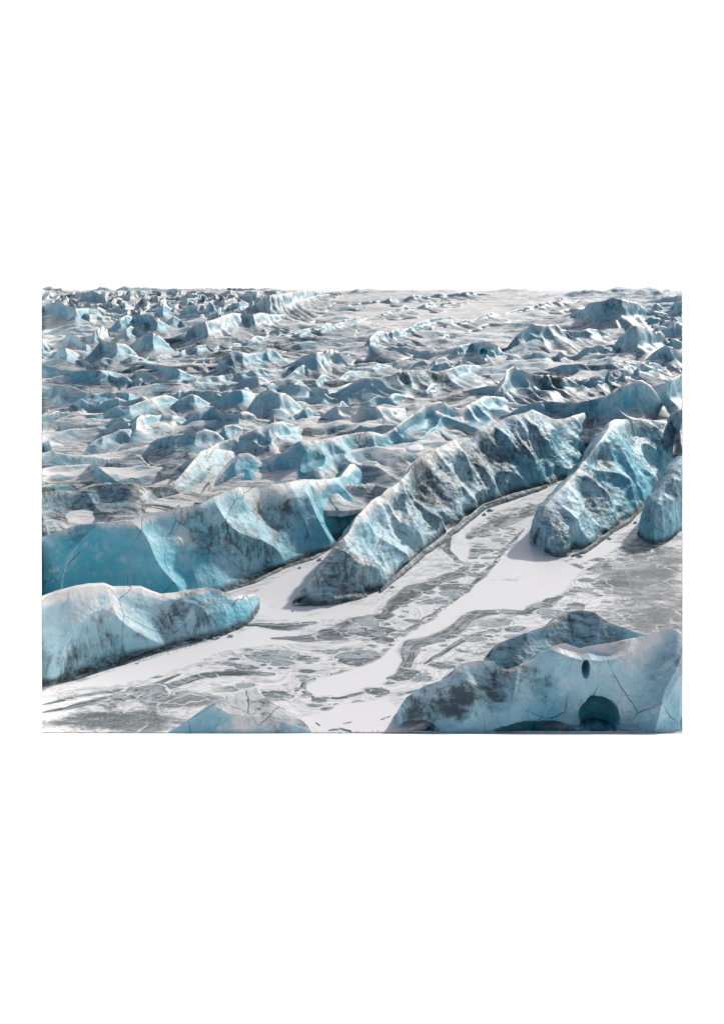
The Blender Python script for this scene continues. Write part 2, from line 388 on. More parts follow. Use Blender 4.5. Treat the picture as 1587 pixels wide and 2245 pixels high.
pw = W([(890, 1604), (1494, 1604), (1494, 1500), (1240, 1520), (960, 1570)]); d, _ = poly_dist(P, np.vstack([pw, pw[:1]]))
P[..., 2] -= 5 * sstep(0.0, 1.0, np.where(in_poly(P, pw), d, -d))
o = link('meltwater', grid_mesh('meltwater', P, dict(dark=dark, milk=milk, cells=cells, mud=mud, edge=edge, fu=fu, fv=fv, fid=fid), flip=True), RIVER)
o['kind'] = 'structure'

# ------------------------------------------------------------------ snow plain to the horizon
def snow_plain():
    bl, br = math.atan((XL - CX) / F), math.atan((XR - CX) / F)
    r = np.concatenate([[1], np.exp(np.linspace(math.log(25), math.log(100), 30)), [103, 105.5, 105.7], np.exp(np.linspace(math.log(110), math.log(9000), 90))])
    e = 0.0003
    a = np.concatenate([np.linspace(-math.pi, bl - .02, 60, endpoint=False), np.linspace(bl - .02, bl - e, 12), np.linspace(bl, br, 40), np.linspace(br + e, br + .02, 12), np.linspace(br + .04, math.pi, 70)])
    R, A_ = np.meshgrid(r, a, indexing='ij')
    R = R / np.cos(np.clip(A_, -0.8, 0.8))
    P = np.stack([R * np.sin(A_), R * np.cos(A_), 0 * R], -1)
    D = P[..., 1]
    front = 0.5 * np.clip(105.5 - D, 0, 50) * sstep(-200, 0, D)          # added slope, tilted to the sun so ice shadows fall short
    left = (10.5 + 3.5 * sstep(250, 400, D)) * (1 - sstep(750, 1500, D)) * (A_ < bl - e / 2) * (A_ > -1.5)   # added bank, raised so ice shadows don't darken the snow at left
    P[..., 2] = -0.03 - 6 * (A_ >= bl) * (A_ <= br) * (D > 105.55) * (D < 700) + np.maximum(front, left) + 0.5 * fbm(P * 0.02, 3) * (np.abs(A_) > 0.7)
    return P
o = link('snow_ground', grid_mesh('snow_ground', snow_plain(), {}, flip=True), SNOW); o['kind'] = 'structure'
o.data.polygons.foreach_set('use_smooth', np.zeros(len(o.data.polygons), bool))

# ------------------------------------------------------------------ ice ridges
def ridge(name, label, crest, base, zb=PLAT, s=0.8, k=1.5, kb=1.2, wb=1.3, rib=0.0, ribw=5.0, scoop=0.5, scs=7.0, dirt=0.3, blue=0.3, snow=0.2, wet=0.0, spots=(), holes=(),
          group=None, cat='ice ridge', seed=None, res=1.0, fine=0.12, jag=0.0, sink=1.0, crown=0.0, bulge=0.0, flare=None, mid=None, s2=1.6, part_of=None, tail=0.35):
    crest = np.array(crest, float); base = np.array(base, float)
    Lpx = np.linalg.norm(np.diff(crest, axis=0), axis=1).sum()
    flowing = zb > 0 and tail > 0; ta = tb = 0.0; L0 = Lpx
    if flowing:                                 # ridges run out along the flow into low tails
        if crest[0, 0] > XL + 4:
            ta = tail; crest = np.vstack([[crest[0, 0] - tail * Lpx, crest[0, 1] + tail * Lpx * .10 + 3], crest]); base = np.vstack([[crest[0, 0], crest[0, 1] + 1.5], base])
        if crest[-1, 0] < XR - 4:
            tb = tail; crest = np.vstack([crest, [crest[-1, 0] + tail * Lpx, crest[-1, 1] - tail * Lpx * .13]]); base = np.vstack([base, [crest[-1, 0], crest[-1, 1] + 1.5]])
        crest[:, 0] = np.clip(crest[:, 0], XL, XR); base[:, 0] = np.clip(base[:, 0], XL, XR)
        Lpx = np.linalg.norm(np.diff(crest, axis=0), axis=1).sum(); k = k * 0.70; kb = kb * 0.6
    nu = int(np.clip(Lpx / 1.25 * res, 14, 620))
    c = resample(crest, nu); b = resample(base, nu)
    rs = np.random.RandomState(seed if seed is not None else (abs(int(crest[0, 0] * 7 + crest[-1, 1] * 13)) % 9999))
    off = rs.uniform(0, 90, 3)
    if flowing:
        wn = max(3, int(nu * 0.022)) | 1; kk = np.hanning(wn + 2)[1:-1]; kk /= kk.sum()
        for arr, m__ in ((c, 1), (b, 2)):
            for ax in (0, 1):
                a0, a1 = arr[0, ax], arr[-1, ax]
                for _ in range(m__): arr[:, ax] = np.convolve(np.pad(arr[:, ax], wn // 2, mode='edge'), kk, 'valid')
    b[:, 1] = np.maximum(b[:, 1], c[:, 1] + 0.3)
    if jag:                                     # small nicks along the crest
        t = np.arange(nu) / nu * Lpx
        c[:, 1] -= jag * (ridged(np.stack([t / 14 + off[0], 0 * t, 0 * t], -1), 3) - 0.6)
        b[:, 1] = np.maximum(b[:, 1], c[:, 1] + 0.3)
    Bp = at(b[:, 0], b[:, 1], zb)
    Db = Bp[:, 1]
    yc = c[:, 1] - YH
    zh = (F * (H - zb) - yc * Db) / (F + yc * s)
    Dc = Db + s * zh
    Cp = np.stack([(c[:, 0] - CX) / F * Dc, Dc, zb + zh], -1)
    if mid is not None:
        mm = resample(mid, nu); mm[:, 1] = np.clip(mm[:, 1], c[:, 1] + 0.2, b[:, 1] - 0.2); ym = mm[:, 1] - YH
        zm = (F * (H - zb) - ym * Db) / (F + ym * s); Dm = Db + s * zm
        Mp = np.stack([(mm[:, 0] - CX) / F * Dm, Dm, zb + zm], -1)
        z2 = (F * (H - zb - zm) - yc * Dm) / (F + yc * s2); Dc = Dm + s2 * z2; zh = zm + z2
        Cp = np.stack([(c[:, 0] - CX) / F * Dc, Dc, zb + zh], -1)
    tan = np.gradient(Cp[:, :2], axis=0); ker = np.ones(9) / 9
    tan = np.stack([np.convolve(np.pad(tan[:, i], 4, mode='edge'), ker, 'valid') for i in (0, 1)], -1)
    tan /= np.linalg.norm(tan, axis=1)[:, None] + 1e-9
    nb = np.stack([-tan[:, 1], tan[:, 0]], -1); nb[nb[:, 1] < 0] *= -1
    nb = nb * 0.5 + np.array([-0.3, 0.5]); nb /= np.linalg.norm(nb, axis=1)[:, None]
    width = wb * np.maximum(zh, 1.0)
    Bk = Cp.copy(); Bk[:, :2] += nb * width[:, None]; Bk[:, 2] = zb - sink
    Bp = Bp.copy(); Bp[:, 2] -= 0
    hpx = np.median(b[:, 1] - c[:, 1])
    nf = int(np.clip(hpx / 1.1 * res, 12, 170)); nk = int(np.clip(nf * 0.6, 8, 60))
    vf = np.linspace(0, 1, nf); vk = np.linspace(0, 1, nk)[1:]
    a = vf ** k
    front = Bp[:, None] * (1 - a)[None, :, None] + Cp[:, None] * a[None, :, None]
    if flare is None: flare = 2.8 if zb > 0 else 0.0
    if flare:
        front[..., :2] -= (flare * np.minimum(zh, 5)[:, None] * np.clip(1 - vf / 0.6, 0, 1)[None] ** 1.8)[..., None] * nb[:, None]
    front[..., 2] = Bp[:, 2, None] + (Cp[:, 2] - Bp[:, 2])[:, None] * (vf + bulge * np.sin(vf * math.pi))[None]
    if mid is not None:
        h1 = np.clip(vf / 0.55, 0, 1); h2 = np.clip((vf - 0.55) / 0.45, 0, 1)
        front = Bp[:, None] + (Mp - Bp)[:, None] * (h1 ** k)[None, :, None] + (Cp - Mp)[:, None] * h2[None, :, None]
        front[..., 2] = Bp[:, 2, None] + (Mp - Bp)[:, 2, None] * h1[None] + (Cp - Mp)[:, 2, None] * h2[None]
    ab = vk ** (1 / kb); gb = 1 - vk ** kb
    if crown: gb = gb ** (1 / (1 + crown))
    back = Cp[:, None] * (1 - ab)[None, :, None] + Bk[:, None] * ab[None, :, None]
    back[..., 2] = Bk[:, 2, None] + (Cp[:, 2] - Bk[:, 2])[:, None] * gb[None]
    under = front[:, :1].copy(); under[..., 2] -= sink; under[:, :, 1] += 0.3 if zb == 0 else 0
    Pm = np.concatenate([under, front, back], 1)
    V = np.concatenate([[0], vf, 1 + vk])[None] * np.ones((nu, 1))
    U = np.linspace(0, 1, nu)[:, None] * np.ones_like(V)
    # scoops, ribs and fine roughness along the normal
    Nn = np.cross(np.gradient(Pm, axis=0), np.gradient(Pm, axis=1))
    Nn /= np.linalg.norm(Nn, axis=-1)[..., None] + 1e-9
    if (Nn[:, nf // 2, 1].mean() > 0): Nn = -Nn
    flipn = np.cross(np.gradient(Pm, axis=0), np.gradient(Pm, axis=1))[:, nf // 2, 1].mean() > 0
    hh = np.clip(zh, 0.4, 8)[:, None] / 6.0
    env = np.where(V <= 1, 0.12 + 0.88 * np.clip((1 - V) * 4, 0, 1), 0.12 + 0.88 * np.clip((V - 1) * 4, 0, 1))
    env = env * (0.3 + 0.7 * np.clip(V * 8, 0, 1))
    if scoop:
        q = Pm / (scs * 1.55) * np.array([1, 1, 0.7]) + off
        q = q + 0.35 * np.stack([perlin(q + 31), perlin(q + 57), perlin(q + 77)], -1)
        Pm = Pm + Nn * (scoop * 2.4 * np.minimum(hh, 1.2) * env * (ridged(q, 1) + 0.13 * ridged(q * 2.3 + 7, 1) - 0.72))[..., None]
    if rib:
        ul = np.concatenate([[0], np.cumsum(np.linalg.norm(np.diff(Cp[:, :2], axis=0), axis=1))])[:, None]
        q = np.stack([ul / (ribw * 1.4) + V * 0.5 + off[0], V * 0.8 + off[1], 0 * V], -1)
        q = q + 0.3 * np.stack([perlin(q * 1.2 + 5), perlin(q * 1.2 + 9), 0 * V], -1)
        Pm = Pm + Nn * (rib * 1.9 * env * (V <= 1) * (ridged(q, 1) + 0.15 * ridged(q * 2.1 + 4, 1) - 0.7))[..., None]
    if fine:
        Pm = Pm + Nn * (fine * np.minimum(hh * 1.5, 1) * env * fbm(Pm * 0.9 + off, 4))[..., None]
    if flowing: dirt = dirt + 0.05
    A = {'dirt': np.full(V.shape, dirt), 'blue': np.full(V.shape, blue), 'snow': np.full(V.shape, snow), 'wet': np.zeros(V.shape), 'foot': np.zeros(V.shape)}
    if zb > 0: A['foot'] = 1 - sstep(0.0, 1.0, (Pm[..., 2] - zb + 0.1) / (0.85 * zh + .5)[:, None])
    A['blue'] = A['blue'] + np.where(V <= 1, 0.30 * (0.45 - V), -0.15)
    A['snow'] = A['snow'] + np.where(V > 1, 0.35, 0.8 * np.clip(V - 0.86, 0, .14) / .14 * (0.7 + 0.6 * perlin(Pm * 0.25 + off)))
    if wet:
        zz = Pm[..., 2] - zb; wob = 0.55 + 0.9 * fbm(Pm * 0.13 + off)
        A['wet'] = wet * (1 - sstep(0.35, 1.0, zz / (0.9 + wob))) * (V < 1.3)
    qx, qy = to_px(Pm)
    vis = V <= 1.0
    def near(x, y):
        dd = (qx - x) ** 2 + (qy - y) ** 2 + (~vis) * 1e6
        i = np.unravel_index(np.argmin(dd), dd.shape); return Pm[i].copy(), Nn[i].copy(), dd[i]
    for (x, y, r, kind, amt) in spots:
        p0, _, dd = near(x, y)
        R = r * p0[1] / F
        wv = Pm - p0; dist = np.linalg.norm(wv * np.array([1, 0.8, 1]), axis=-1) / R
        dist = dist * (1 + 0.9 * fbm(Pm * 0.3 + off)) / 1.35
        A[kind] = A[kind] + (0.85 if kind == 'dirt' else 1) * amt * np.exp(-dist ** 2 * 1.2)
    for (x, y, rx, ry, depth) in holes:         # melted hollows pushed back into the ice
        p0, n0, dd = near(x, y)
        if dd > 400: continue
        sc = p0[1] / F
        e = ((qx - x) / rx) ** 2 + ((qy - y) / ry) ** 2 + (~vis) * 99
        e = e * (1 + 0.5 * fbm(Pm * 0.5 + off))
        dirv = np.array([0.15, 1, -0.28 if y > 1540 else 0.0]) * depth
        prof = (1 - sstep(0.55, 1.1, e)) if rx < 30 else np.clip(1 - e, 0, 1) ** 0.65 
        prof = prof
        Pm = Pm + prof[..., None] * dirv
        A['blue'] = A['blue'] + 0.75 * (1 - sstep(0.6, 1.5, e)); A['dirt'] = A['dirt'] - 0.2 * (1 - sstep(0.6, 1.5, e)); A['snow'] = A['snow'] - 1.6 * (1 - sstep(0.7, 1.25, e))
    if flowing:                                 # let the tails dive under the surface
        un = np.linspace(0, 1, nu)[:, None]; fa, fb = ta * L0 / Lpx, tb * L0 / Lpx
        Pm[..., 2] -= 3.2 * ((1 - sstep(0, fa + 1e-4, un)) * (fa > 0) + sstep(1 - fb - 1e-4, 1, un) * (fb > 0))
    lim = lambda Q: np.clip(Q[..., 0], (XL - CX) / F * Q[..., 1], (XR - CX) / F * Q[..., 1])
    Pm[..., 0] = lim(Pm)
    # close both ends down to the ground
    if zb > 0:
        ii = np.linspace(0, nu - 1, int(np.clip(Lpx / 10, 5, 40))).astype(int)
        MOUNDS.append((0.55 * Cp[ii, :2] + 0.45 * Bp[ii, :2], np.clip(0.42 * zh[ii], 0, 4), 1.3 * float(np.clip(np.median(zh), 1, 7)) + 1.0))
    e0 = Pm[:1].copy(); e0[..., 2] = zb - sink; e1 = Pm[-1:].copy(); e1[..., 2] = zb - sink
    Pm = np.concatenate([e0, Pm, e1], 0)
    A = {kk: np.concatenate([v[:1], v, v[-1:]], 0) for kk, v in A.items()}
    org = Pm.reshape(-1, 3).mean(0); org[2] = zb
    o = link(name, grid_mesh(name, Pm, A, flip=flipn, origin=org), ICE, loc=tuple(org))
    if part_of: o.parent = part_of; o.location = tuple(org - np.array(part_of.location))
    else: tag(o, label, cat, group)
    return o

R = ridge
# ---- foreground blocks along the meltwater
fb = R('ice_block', 'long pale ice block with dark grit smudges on the left bank of the milky meltwater', [(93,1315),(130,1300),(175,1289),(205,1285),(232,1284),(255,1291),(280,1291),(312,1289),(335,1298),(355,1304),(385,1300),(415,1294),(455,1287),(480,1290),(505,1304),(518,1308),(540,1304),(560,1302),(571,1307)],
  [(93,1507),(160,1490),(220,1470),(280,1452),(340,1430),(400,1412),(460,1398),(500,1390),(530,1377),(560,1356),(571,1336)], zb=0, s=0.55, k=1.7, wb=1.6, scoop=0.6, scs=8, dirt=0.2, blue=0.3, snow=0.1, wet=1.0, cat='ice block',
  spots=[(450,1340,26,'dirt',.75),(365,1372,34,'dirt',.6),(410,1320,20,'dirt',.35),(150,1455,60,'dirt',.4),(230,1430,40,'dirt',.35),(500,1325,30,'blue',.5),(440,1305,25,'blue',.5),(545,1340,30,'blue',.5),(200,1330,50,'snow',.2),(160,1440,20,'dirt',.3)])
tw = R('ice_ridge', 'broad turquoise ice wall rising behind the long pale block at left', [(93,1177),(140,1160),(170,1150),(230,1147),(295,1140),(330,1124),(365,1118),(400,1110),(440,1105),(480,1088),(525,1066),(570,1062),(620,1062),(665,1052),(720,1052),(745,1045),(758,1030),(768,1018),(800,1016),(835,1016),(870,1003),(905,990)],
  [(93,1345),(300,1345),(420,1318),(480,1303),(560,1275),(620,1245),(690,1222),(735,1197),(800,1145),(850,1085),(900,1045),(925,1010)], zb=0, s=0.45, k=1.6, wb=1.0, rib=0.25, ribw=12, scoop=0.75, scs=8.5, dirt=0.24, blue=0.46, snow=0.0, wet=1.0,
  spots=[(250,1260,120,'blue',.5),(130,1270,60,'blue',.5),(400,1260,60,'blue',.35),(800,1090,60,'blue',.6),(760,1130,60,'blue',.55),(720,1170,40,'blue',.5),(560,1190,60,'dirt',.45),(480,1180,40,'dirt',.35),(600,1150,40,'dirt',.4),(620,1120,30,'dirt',.2),(420,1150,40,'dirt',.3),(280,1160,25,'dirt',.3),(170,1165,25,'dirt',.3),(560,1090,25,'snow',.5),(610,1090,25,'snow',.45),(700,1062,25,'snow',.4),(400,1180,25,'snow',.4),(680,1060,30,'dirt',.25),(800,1020,25,'dirt',.4),(640,1200,40,'blue',.3),(250,1260,80,'dirt',-.3)])
mid = R('ice_ridge', 'pointed grey and white ice ridge running from the meltwater up to the far right wall', [(642,1318),(655,1298),(672,1280),(690,1262),(697,1250),(712,1225),(735,1195),(765,1165),(780,1135),(800,1113),(815,1097),(835,1085),(850,1070),(862,1066),(880,1050),(897,1033),(905,1012),(925,995),(950,985),(985,970),(1010,955),(1045,948),(1070,942),(1085,925),(1110,915),(1150,905),(1165,898),(1190,908),(1215,920),(1245,915),(1280,905),(1310,897),(1330,897)],
  [(642,1328),(690,1330),(745,1322),(810,1312),(845,1290),(880,1250),(930,1205),(985,1165),(1020,1137),(1060,1107),(1130,1082),(1200,1066),(1250,1046),(1300,1000),(1328,952)], zb=0, s=0.85, k=1.35, kb=1.0, wb=0.8, rib=0.9, ribw=6.5, scoop=0.5, scs=6, dirt=0.44, blue=0.12, snow=0.05, wet=1.0, fine=0.3,
  spots=[(800,1175,35,'blue',.3),(850,1140,30,'blue',.25),(850,1180,40,'dirt',-.2),(720,1260,40,'dirt',.35),(760,1230,30,'dirt',.25),(950,1050,60,'dirt',.35),(900,1060,50,'dirt',.2),(940,1100,50,'dirt',.2),(1050,1010,40,'dirt',.45),(1080,1000,40,'dirt',.35),(1150,975,40,'dirt',.3),(1180,950,30,'dirt',.2),(1280,980,55,'blue',.6),(1230,1020,60,'blue',.5),(1150,1040,80,'blue',.35),(1200,990,80,'snow',-.25),(1090,1050,60,'snow',-.2),(1120,940,40,'blue',.2),(870,1150,30,'snow',.25),(790,1250,25,'snow',.4),(1000,1000,50,'snow',.15),(930,1010,40,'snow',.2)])  # blue and less snowy spots at the right end paint in shade
bt = R('ice_block', 'blunt two-faced ice block jutting toward the viewer at the right of the meltwater', [(1186,1172),(1184,1150),(1195,1110),(1215,1085),(1240,1060),(1265,1030),(1285,1005),(1300,985),(1320,960),(1333,940),(1335,928),(1346,920),(1370,920),(1400,918),(1440,922),(1475,924)],
  [(1203,1213),(1215,1221),(1235,1223),(1255,1220),(1280,1208),(1300,1195),(1340,1165),(1380,1140),(1420,1105),(1460,1060),(1490,1015)], mid=[(1192,1190),(1222,1175),(1258,1150),(1288,1100),(1303,1045),(1328,990),(1350,970),(1400,973),(1440,963),(1490,950)], s2=1.5, zb=0, s=0.9, k=1.2, wb=0.5, rib=0.8, ribw=8, scoop=0.5, scs=7, dirt=0.42, blue=0.42, snow=-0.08, wet=1.0, fine=0.3, cat='ice block', crown=1.0, bulge=0.12,
  spots=[(1400,1040,60,'blue',.6),(1380,1080,60,'blue',.5),(1450,1010,40,'blue',.5),(1400,1050,60,'dirt',-.2),(1265,1110,35,'dirt',-.3),(1310,1060,25,'dirt',.5),(1310,1110,25,'dirt',.35),(1320,1010,25,'dirt',.45),(1240,1185,30,'dirt',.4),(1215,1140,25,'dirt',.3),(1440,950,50,'dirt',.4),(1380,945,30,'dirt',.35),(1260,1050,30,'dirt',.35)])  # grit streaks, but extra dirt and blue also paint this block's shade
R('ice_block', 'rounded grey-blue ice snout at the far right beside the blunt block', [(1398,1168),(1400,1155),(1420,1120),(1440,1080),(1460,1050),(1475,1022),(1494,1000)], [(1400,1174),(1415,1191),(1435,1195),(1460,1186),(1494,1164)], zb=0, s=0.8, k=1.5, wb=0.5, scoop=0.5, scs=5, rib=.4, dirt=0.40, blue=0.46, snow=-.08, wet=0.9, cat='ice block', bulge=0.15, crown=0.6,
  spots=[(1480,1060,40,'dirt',.35),(1440,1140,30,'dirt',.1)])  # dirt and blue here partly paint the snout's shade
R('ice_hummock', 'dark gritty hump of ice behind the hollowed block at lower right', [(1065,1440),(1090,1412),(1130,1396),(1165,1382),(1200,1371),(1225,1352),(1250,1341),(1275,1337),(1300,1341),(1335,1364),(1390,1384),(1440,1396)], [(1090,1470),(1180,1468),(1260,1440),(1330,1440),(1440,1430)], zb=0, s=1.2, k=1.0, wb=1.0, scoop=0.4, scs=6, dirt=0.74, blue=0.3, snow=0.0, cat='ice hummock',
  spots=[(1390,1385,40,'dirt',-.5),(1180,1400,18,'dirt',-.4),(1090,1435,25,'dirt',-.2)])
R('ice_block', 'large hollowed pale-blue ice block with a melted cave at the lower right corner', [(866,1572),(872,1556),(890,1528),(930,1503),(965,1492),(985,1485),(1000,1468),(1020,1452),(1050,1446),(1080,1447),(1090,1458),(1112,1467),(1140,1460),(1180,1438),(1225,1411),(1240,1408),(1270,1420),(1300,1412),(1330,1408),(1380,1402),(1410,1396),(1440,1385),(1465,1376),(1482,1380),(1494,1392)],
  [(868,1590),(880,1606),(930,1607),(1000,1607),(1200,1607),(1494,1607)], zb=0, s=0.9, k=1.3, kb=1.0, wb=1.1, scoop=0.8, scs=6, dirt=0.20, blue=0.22, snow=0.0, wet=0.0, cat='ice block',
  spots=[(1020,1530,30,'dirt',.5),(1060,1510,30,'dirt',.4),(1000,1520,25,'dirt',.3),(1190,1515,14,'dirt',.6),(1150,1470,20,'dirt',.35),(930,1575,45,'dirt',.5),(960,1530,40,'dirt',.3),(900,1550,30,'dirt',.4),(1080,1480,40,'dirt',.3),(1120,1500,30,'dirt',.3),(1270,1450,16,'dirt',.3),(1470,1450,25,'dirt',.35),(1240,1415,30,'snow',.5),(1410,1405,50,'snow',.5),(1350,1415,40,'snow',.3),(1200,1600,60,'blue',.4),(1450,1560,60,'blue',.3)],
  holes=[(1312,1574,46,47,5.5),(1284,1468,10,21,3.5),(1180,1606,88,26,4),(915,1598,40,20,3)])
R('ice_hummock', 'small sharp peak of ice with a sunlit snowy top at the bottom edge, lower centre', [(366,1607),(400,1587),(440,1557),(468,1536),(500,1525),(545,1512),(563,1507),(578,1528),(610,1545),(640,1563),(670,1585),(686,1607)], [(366,1608),(420,1608),(520,1608),(600,1608),(650,1608),(687,1608)], mid=[(366,1607),(400,1588),(440,1560),(468,1541),(500,1563),(540,1572),(590,1576),(620,1584),(650,1594),(686,1607)], s2=2.6, zb=0, s=0.8, k=1.0, wb=0.9, scoop=0.35, scs=7, dirt=0.2, blue=0.35, snow=0.15, cat='ice hummock',
  spots=[(540,1545,45,'snow',.6),(600,1565,30,'snow',.3),(580,1540,18,'dirt',.4),(620,1590,45,'dirt',.45),(430,1590,50,'blue',.2)])
# dark wet ledges frozen to the feet of the blocks
def ledge(owner, base, hgt=7, out=5):
    b = [(x + out * .6, y + out) for x, y in base]; c = [(x - 1, y - hgt + 2) for x, y in base]
    b[0] = (base[0][0], base[0][1] + 1); b[-1] = (base[-1][0], base[-1][1] + 1)
    R('ledge', '', c, b, zb=0, s=0.9, k=1.6, wb=1.0, scoop=0.5, scs=3.5, dirt=0.65, blue=0.3, snow=-.3, wet=0.95, jag=1.2, fine=0.4, part_of=owner)
ledge(fb, [(93,1507),(160,1490),(220,1470),(280,1452),(340,1430),(400,1412),(460,1398),(500,1391)], 6, 4)
ledge(tw, [(480,1303),(560,1275),(620,1245),(690,1222),(725,1203)], 6, 4)
ledge(mid, [(835,1300),(880,1255),(930,1212),(985,1172),(1022,1142),(1060,1112),(1130,1087),(1200,1070)], 9, 7)
ledge(bt, [(1255,1221),(1280,1209),(1300,1196),(1340,1166),(1380,1141),(1420,1106)], 7, 5)
# ---- second rank, above the wall
R('ice_ridge', 'smooth dark-grey gritty ridge with a saddle, left of centre above the turquoise wall', [(93,1080),(130,1075),(170,1078),(200,1066),(230,1062),(265,1060),(290,1059),(310,1065),(340,1068),(365,1065),(390,1050),(415,1020),(440,990),(452,985)],
  [(93,1185),(170,1165),(230,1160),(300,1155),(340,1140),(380,1130),(430,1115),(480,1098)], s=1.5, k=0.9, scoop=0.45, scs=7, dirt=0.5, blue=0.3, snow=0.22, spots=[(150,1110,40,'dirt',.25),(250,1085,60,'dirt',.25),(370,1080,50,'dirt',.3),(310,1070,25,'snow',.4),(430,1060,40,'dirt',-.2)])
R('ice_ridge', 'grey-flanked ridge climbing right from the saddle toward the centre', [(438,1000),(455,985),(480,970),(520,958),(560,942),(595,928),(620,923),(640,930),(665,942)], [(440,1075),(480,1040),(515,1020),(560,1020),(610,1010),(640,985),(672,965)], s=1.0, k=1.3, scoop=0.5, scs=5, rib=.4, dirt=0.3, blue=0.35, snow=0.15, spots=[(500,990,30,'dirt',.35),(570,965,25,'dirt',.15),(610,960,20,'snow',.3)])
R('ice_ridge', 'longest blue-walled wavy ridge sweeping up right behind the pointed ridge', [(425,1100),(455,1065),(485,1030),(510,1005),(525,995),(545,993),(575,1008),(600,998),(625,990),(640,975),(655,967),(690,966),(745,955),(790,947),(815,946),(838,953),(862,940),(880,923),(905,907),(925,893),(943,883),(960,879),(975,882),(985,890),(1010,896),(1035,882),(1060,868),(1080,868),(1110,872)], [(435,1115),(520,1090),(600,1075),(700,1075),(750,1055),(800,1035),(870,1015),(930,990),(980,972),(1040,955),(1110,930)], s=0.5, k=1.6, tail=0.05, scoop=0.8, scs=6, dirt=0.2, blue=0.52, snow=0.08, spots=[(570,1040,40,'blue',.5),(660,1030,50,'blue',.3),(850,985,40,'blue',.4),(690,970,30,'dirt',.5),(740,960,20,'dirt',.3),(470,1060,25,'snow',.4),(590,1015,18,'snow',.4),(800,960,25,'snow',.25),(965,900,18,'snow',.5),(1010,905,20,'snow',.4),(900,950,40,'blue',.4),(1000,940,40,'blue',.3)])
R('ice_ridge', 'white-topped ridge with a small blue cave at its left end, centre', [(690,930),(705,912),(720,900),(738,889),(755,892),(775,893),(800,887),(815,890),(850,893),(880,895),(905,896)], [(690,948),(720,952),(755,958),(800,952),(840,955),(870,935),(905,910)], s=1.1, k=1.2, scoop=0.6, scs=5, dirt=0.1, blue=0.3, snow=0.3, holes=[(706,931,15,13,4)], spots=[(770,910,30,'snow',.3),(850,925,30,'blue',.3)])
R('ice_ridge', 'shallow blue ridge with a dark right half behind two white floes', [(738,860),(755,850),(785,832),(800,828),(830,827),(860,823),(872,815),(905,811),(935,812),(960,815),(985,808),(1010,800)], [(715,890),(740,893),(790,895),(840,893),(890,890),(940,880),(1000,868),(1020,850)], s=1.2, k=1.1, scoop=0.45, scs=5, dirt=0.25, blue=0.4, snow=0.1, spots=[(900,835,45,'dirt',.5),(950,835,40,'dirt',.5),(980,825,30,'dirt',.3),(800,860,40,'dirt',-.15)])
R('ice_ridge', 'pale blue wavy ridge joining the twin-peaked dirty one, right of centre', [(985,880),(1000,862),(1020,856),(1050,850),(1075,845),(1105,850)], [(995,890),(1050,895),(1090,900),(1112,905)], s=1.0, scoop=0.6, scs=4, dirt=0.15, blue=0.4, snow=0.2)
R('ice_ridge', 'tall blue peak falling to a black gritty hollow, right of centre', [(1062,885),(1085,862),(1103,838),(1110,812),(1124,803),(1145,812),(1172,820),(1215,823),(1260,830),(1300,830)], [(1060,905),(1090,912),(1125,905),(1165,893),(1207,886),(1230,880),(1260,870),(1290,860),(1320,845)], s=1.0, k=1.0, scoop=0.6, scs=5, rib=.5, ribw=5, dirt=0.3, blue=0.3, snow=0.12, spots=[(1125,825,22,'blue',.3),(1125,825,22,'dirt',-.3),(1145,860,25,'dirt',.35),(1120,880,20,'dirt',.2),(1200,840,30,'dirt',.6),(1240,850,40,'dirt',.6),(1160,835,10,'snow',.5)])
R('ice_wall', 'long blue ice wall with a rounded dome above the pointed ridge at right', [(1112,908),(1150,888),(1185,879),(1215,880),(1255,884),(1285,878),(1315,872),(1332,866),(1350,852),(1375,840),(1405,832),(1425,842),(1445,860),(1460,883),(1470,905)], [(1125,935),(1200,925),(1250,935),(1290,930),(1320,950),(1370,940),(1440,932),(1475,920)], s=0.4, k=1.6, scoop=0.7, scs=7, rib=.4, dirt=0.2, blue=0.42, snow=0.1, cat='ice wall', spots=[(1370,880,25,'blue',.5),(1320,900,40,'blue',.2),(1390,910,40,'blue',.3),(1350,845,30,'dirt',.3),(1200,900,30,'dirt',.2)])
R('ice_wall', 'steep teal ice face at the right edge behind the domed wall', [(1425,848),(1455,841),(1480,826),(1494,819)], [(1440,930),(1465,928),(1494,905)], s=0.4, k=1.5, scoop=0.5, scs=6, dirt=0.25, blue=0.5, snow=0.1, cat='ice wall')
R('ice_hummock', 'dark veined hump of ice at the right edge above the blunt block', [(1455,925),(1470,910),(1485,900),(1494,897)], [(1455,945),(1480,975),(1494,985)], s=0.8, scoop=0.5, scs=4, dirt=0.4, blue=0.4, cat='ice hummock')
R('ice_ridge', 'pale blue ice edge over a black gritty slope, upper right', [(1205,808),(1230,800),(1270,797),(1290,800),(1320,800),(1340,796),(1365,791),(1392,796)], [(1212,822),(1250,832),(1280,833),(1310,832),(1350,834),(1400,824)], s=1.0, rib=.5, ribw=4, scoop=0.3, scs=5, dirt=0.25, blue=0.35, snow=0.2, spots=[(1300,830,40,'dirt',.6),(1350,810,30,'dirt',.4),(1245,810,25,'blue',.3)])
R('ice_hummock', 'smooth blue ice dome with a small round hole, upper right of centre', [(983,787),(990,770),(1005,757),(1030,753),(1060,748),(1075,750),(1090,757),(1100,770),(1115,788)], [(985,800),(1010,803),(1040,795),(1060,812),(1090,808),(1115,792)], s=0.9, k=1.3, scoop=0.4, scs=5, rib=.4, ribw=4, dirt=0.15, blue=0.5, snow=0.15, holes=[(1060,772,8,7,4)], cat='ice hummock')
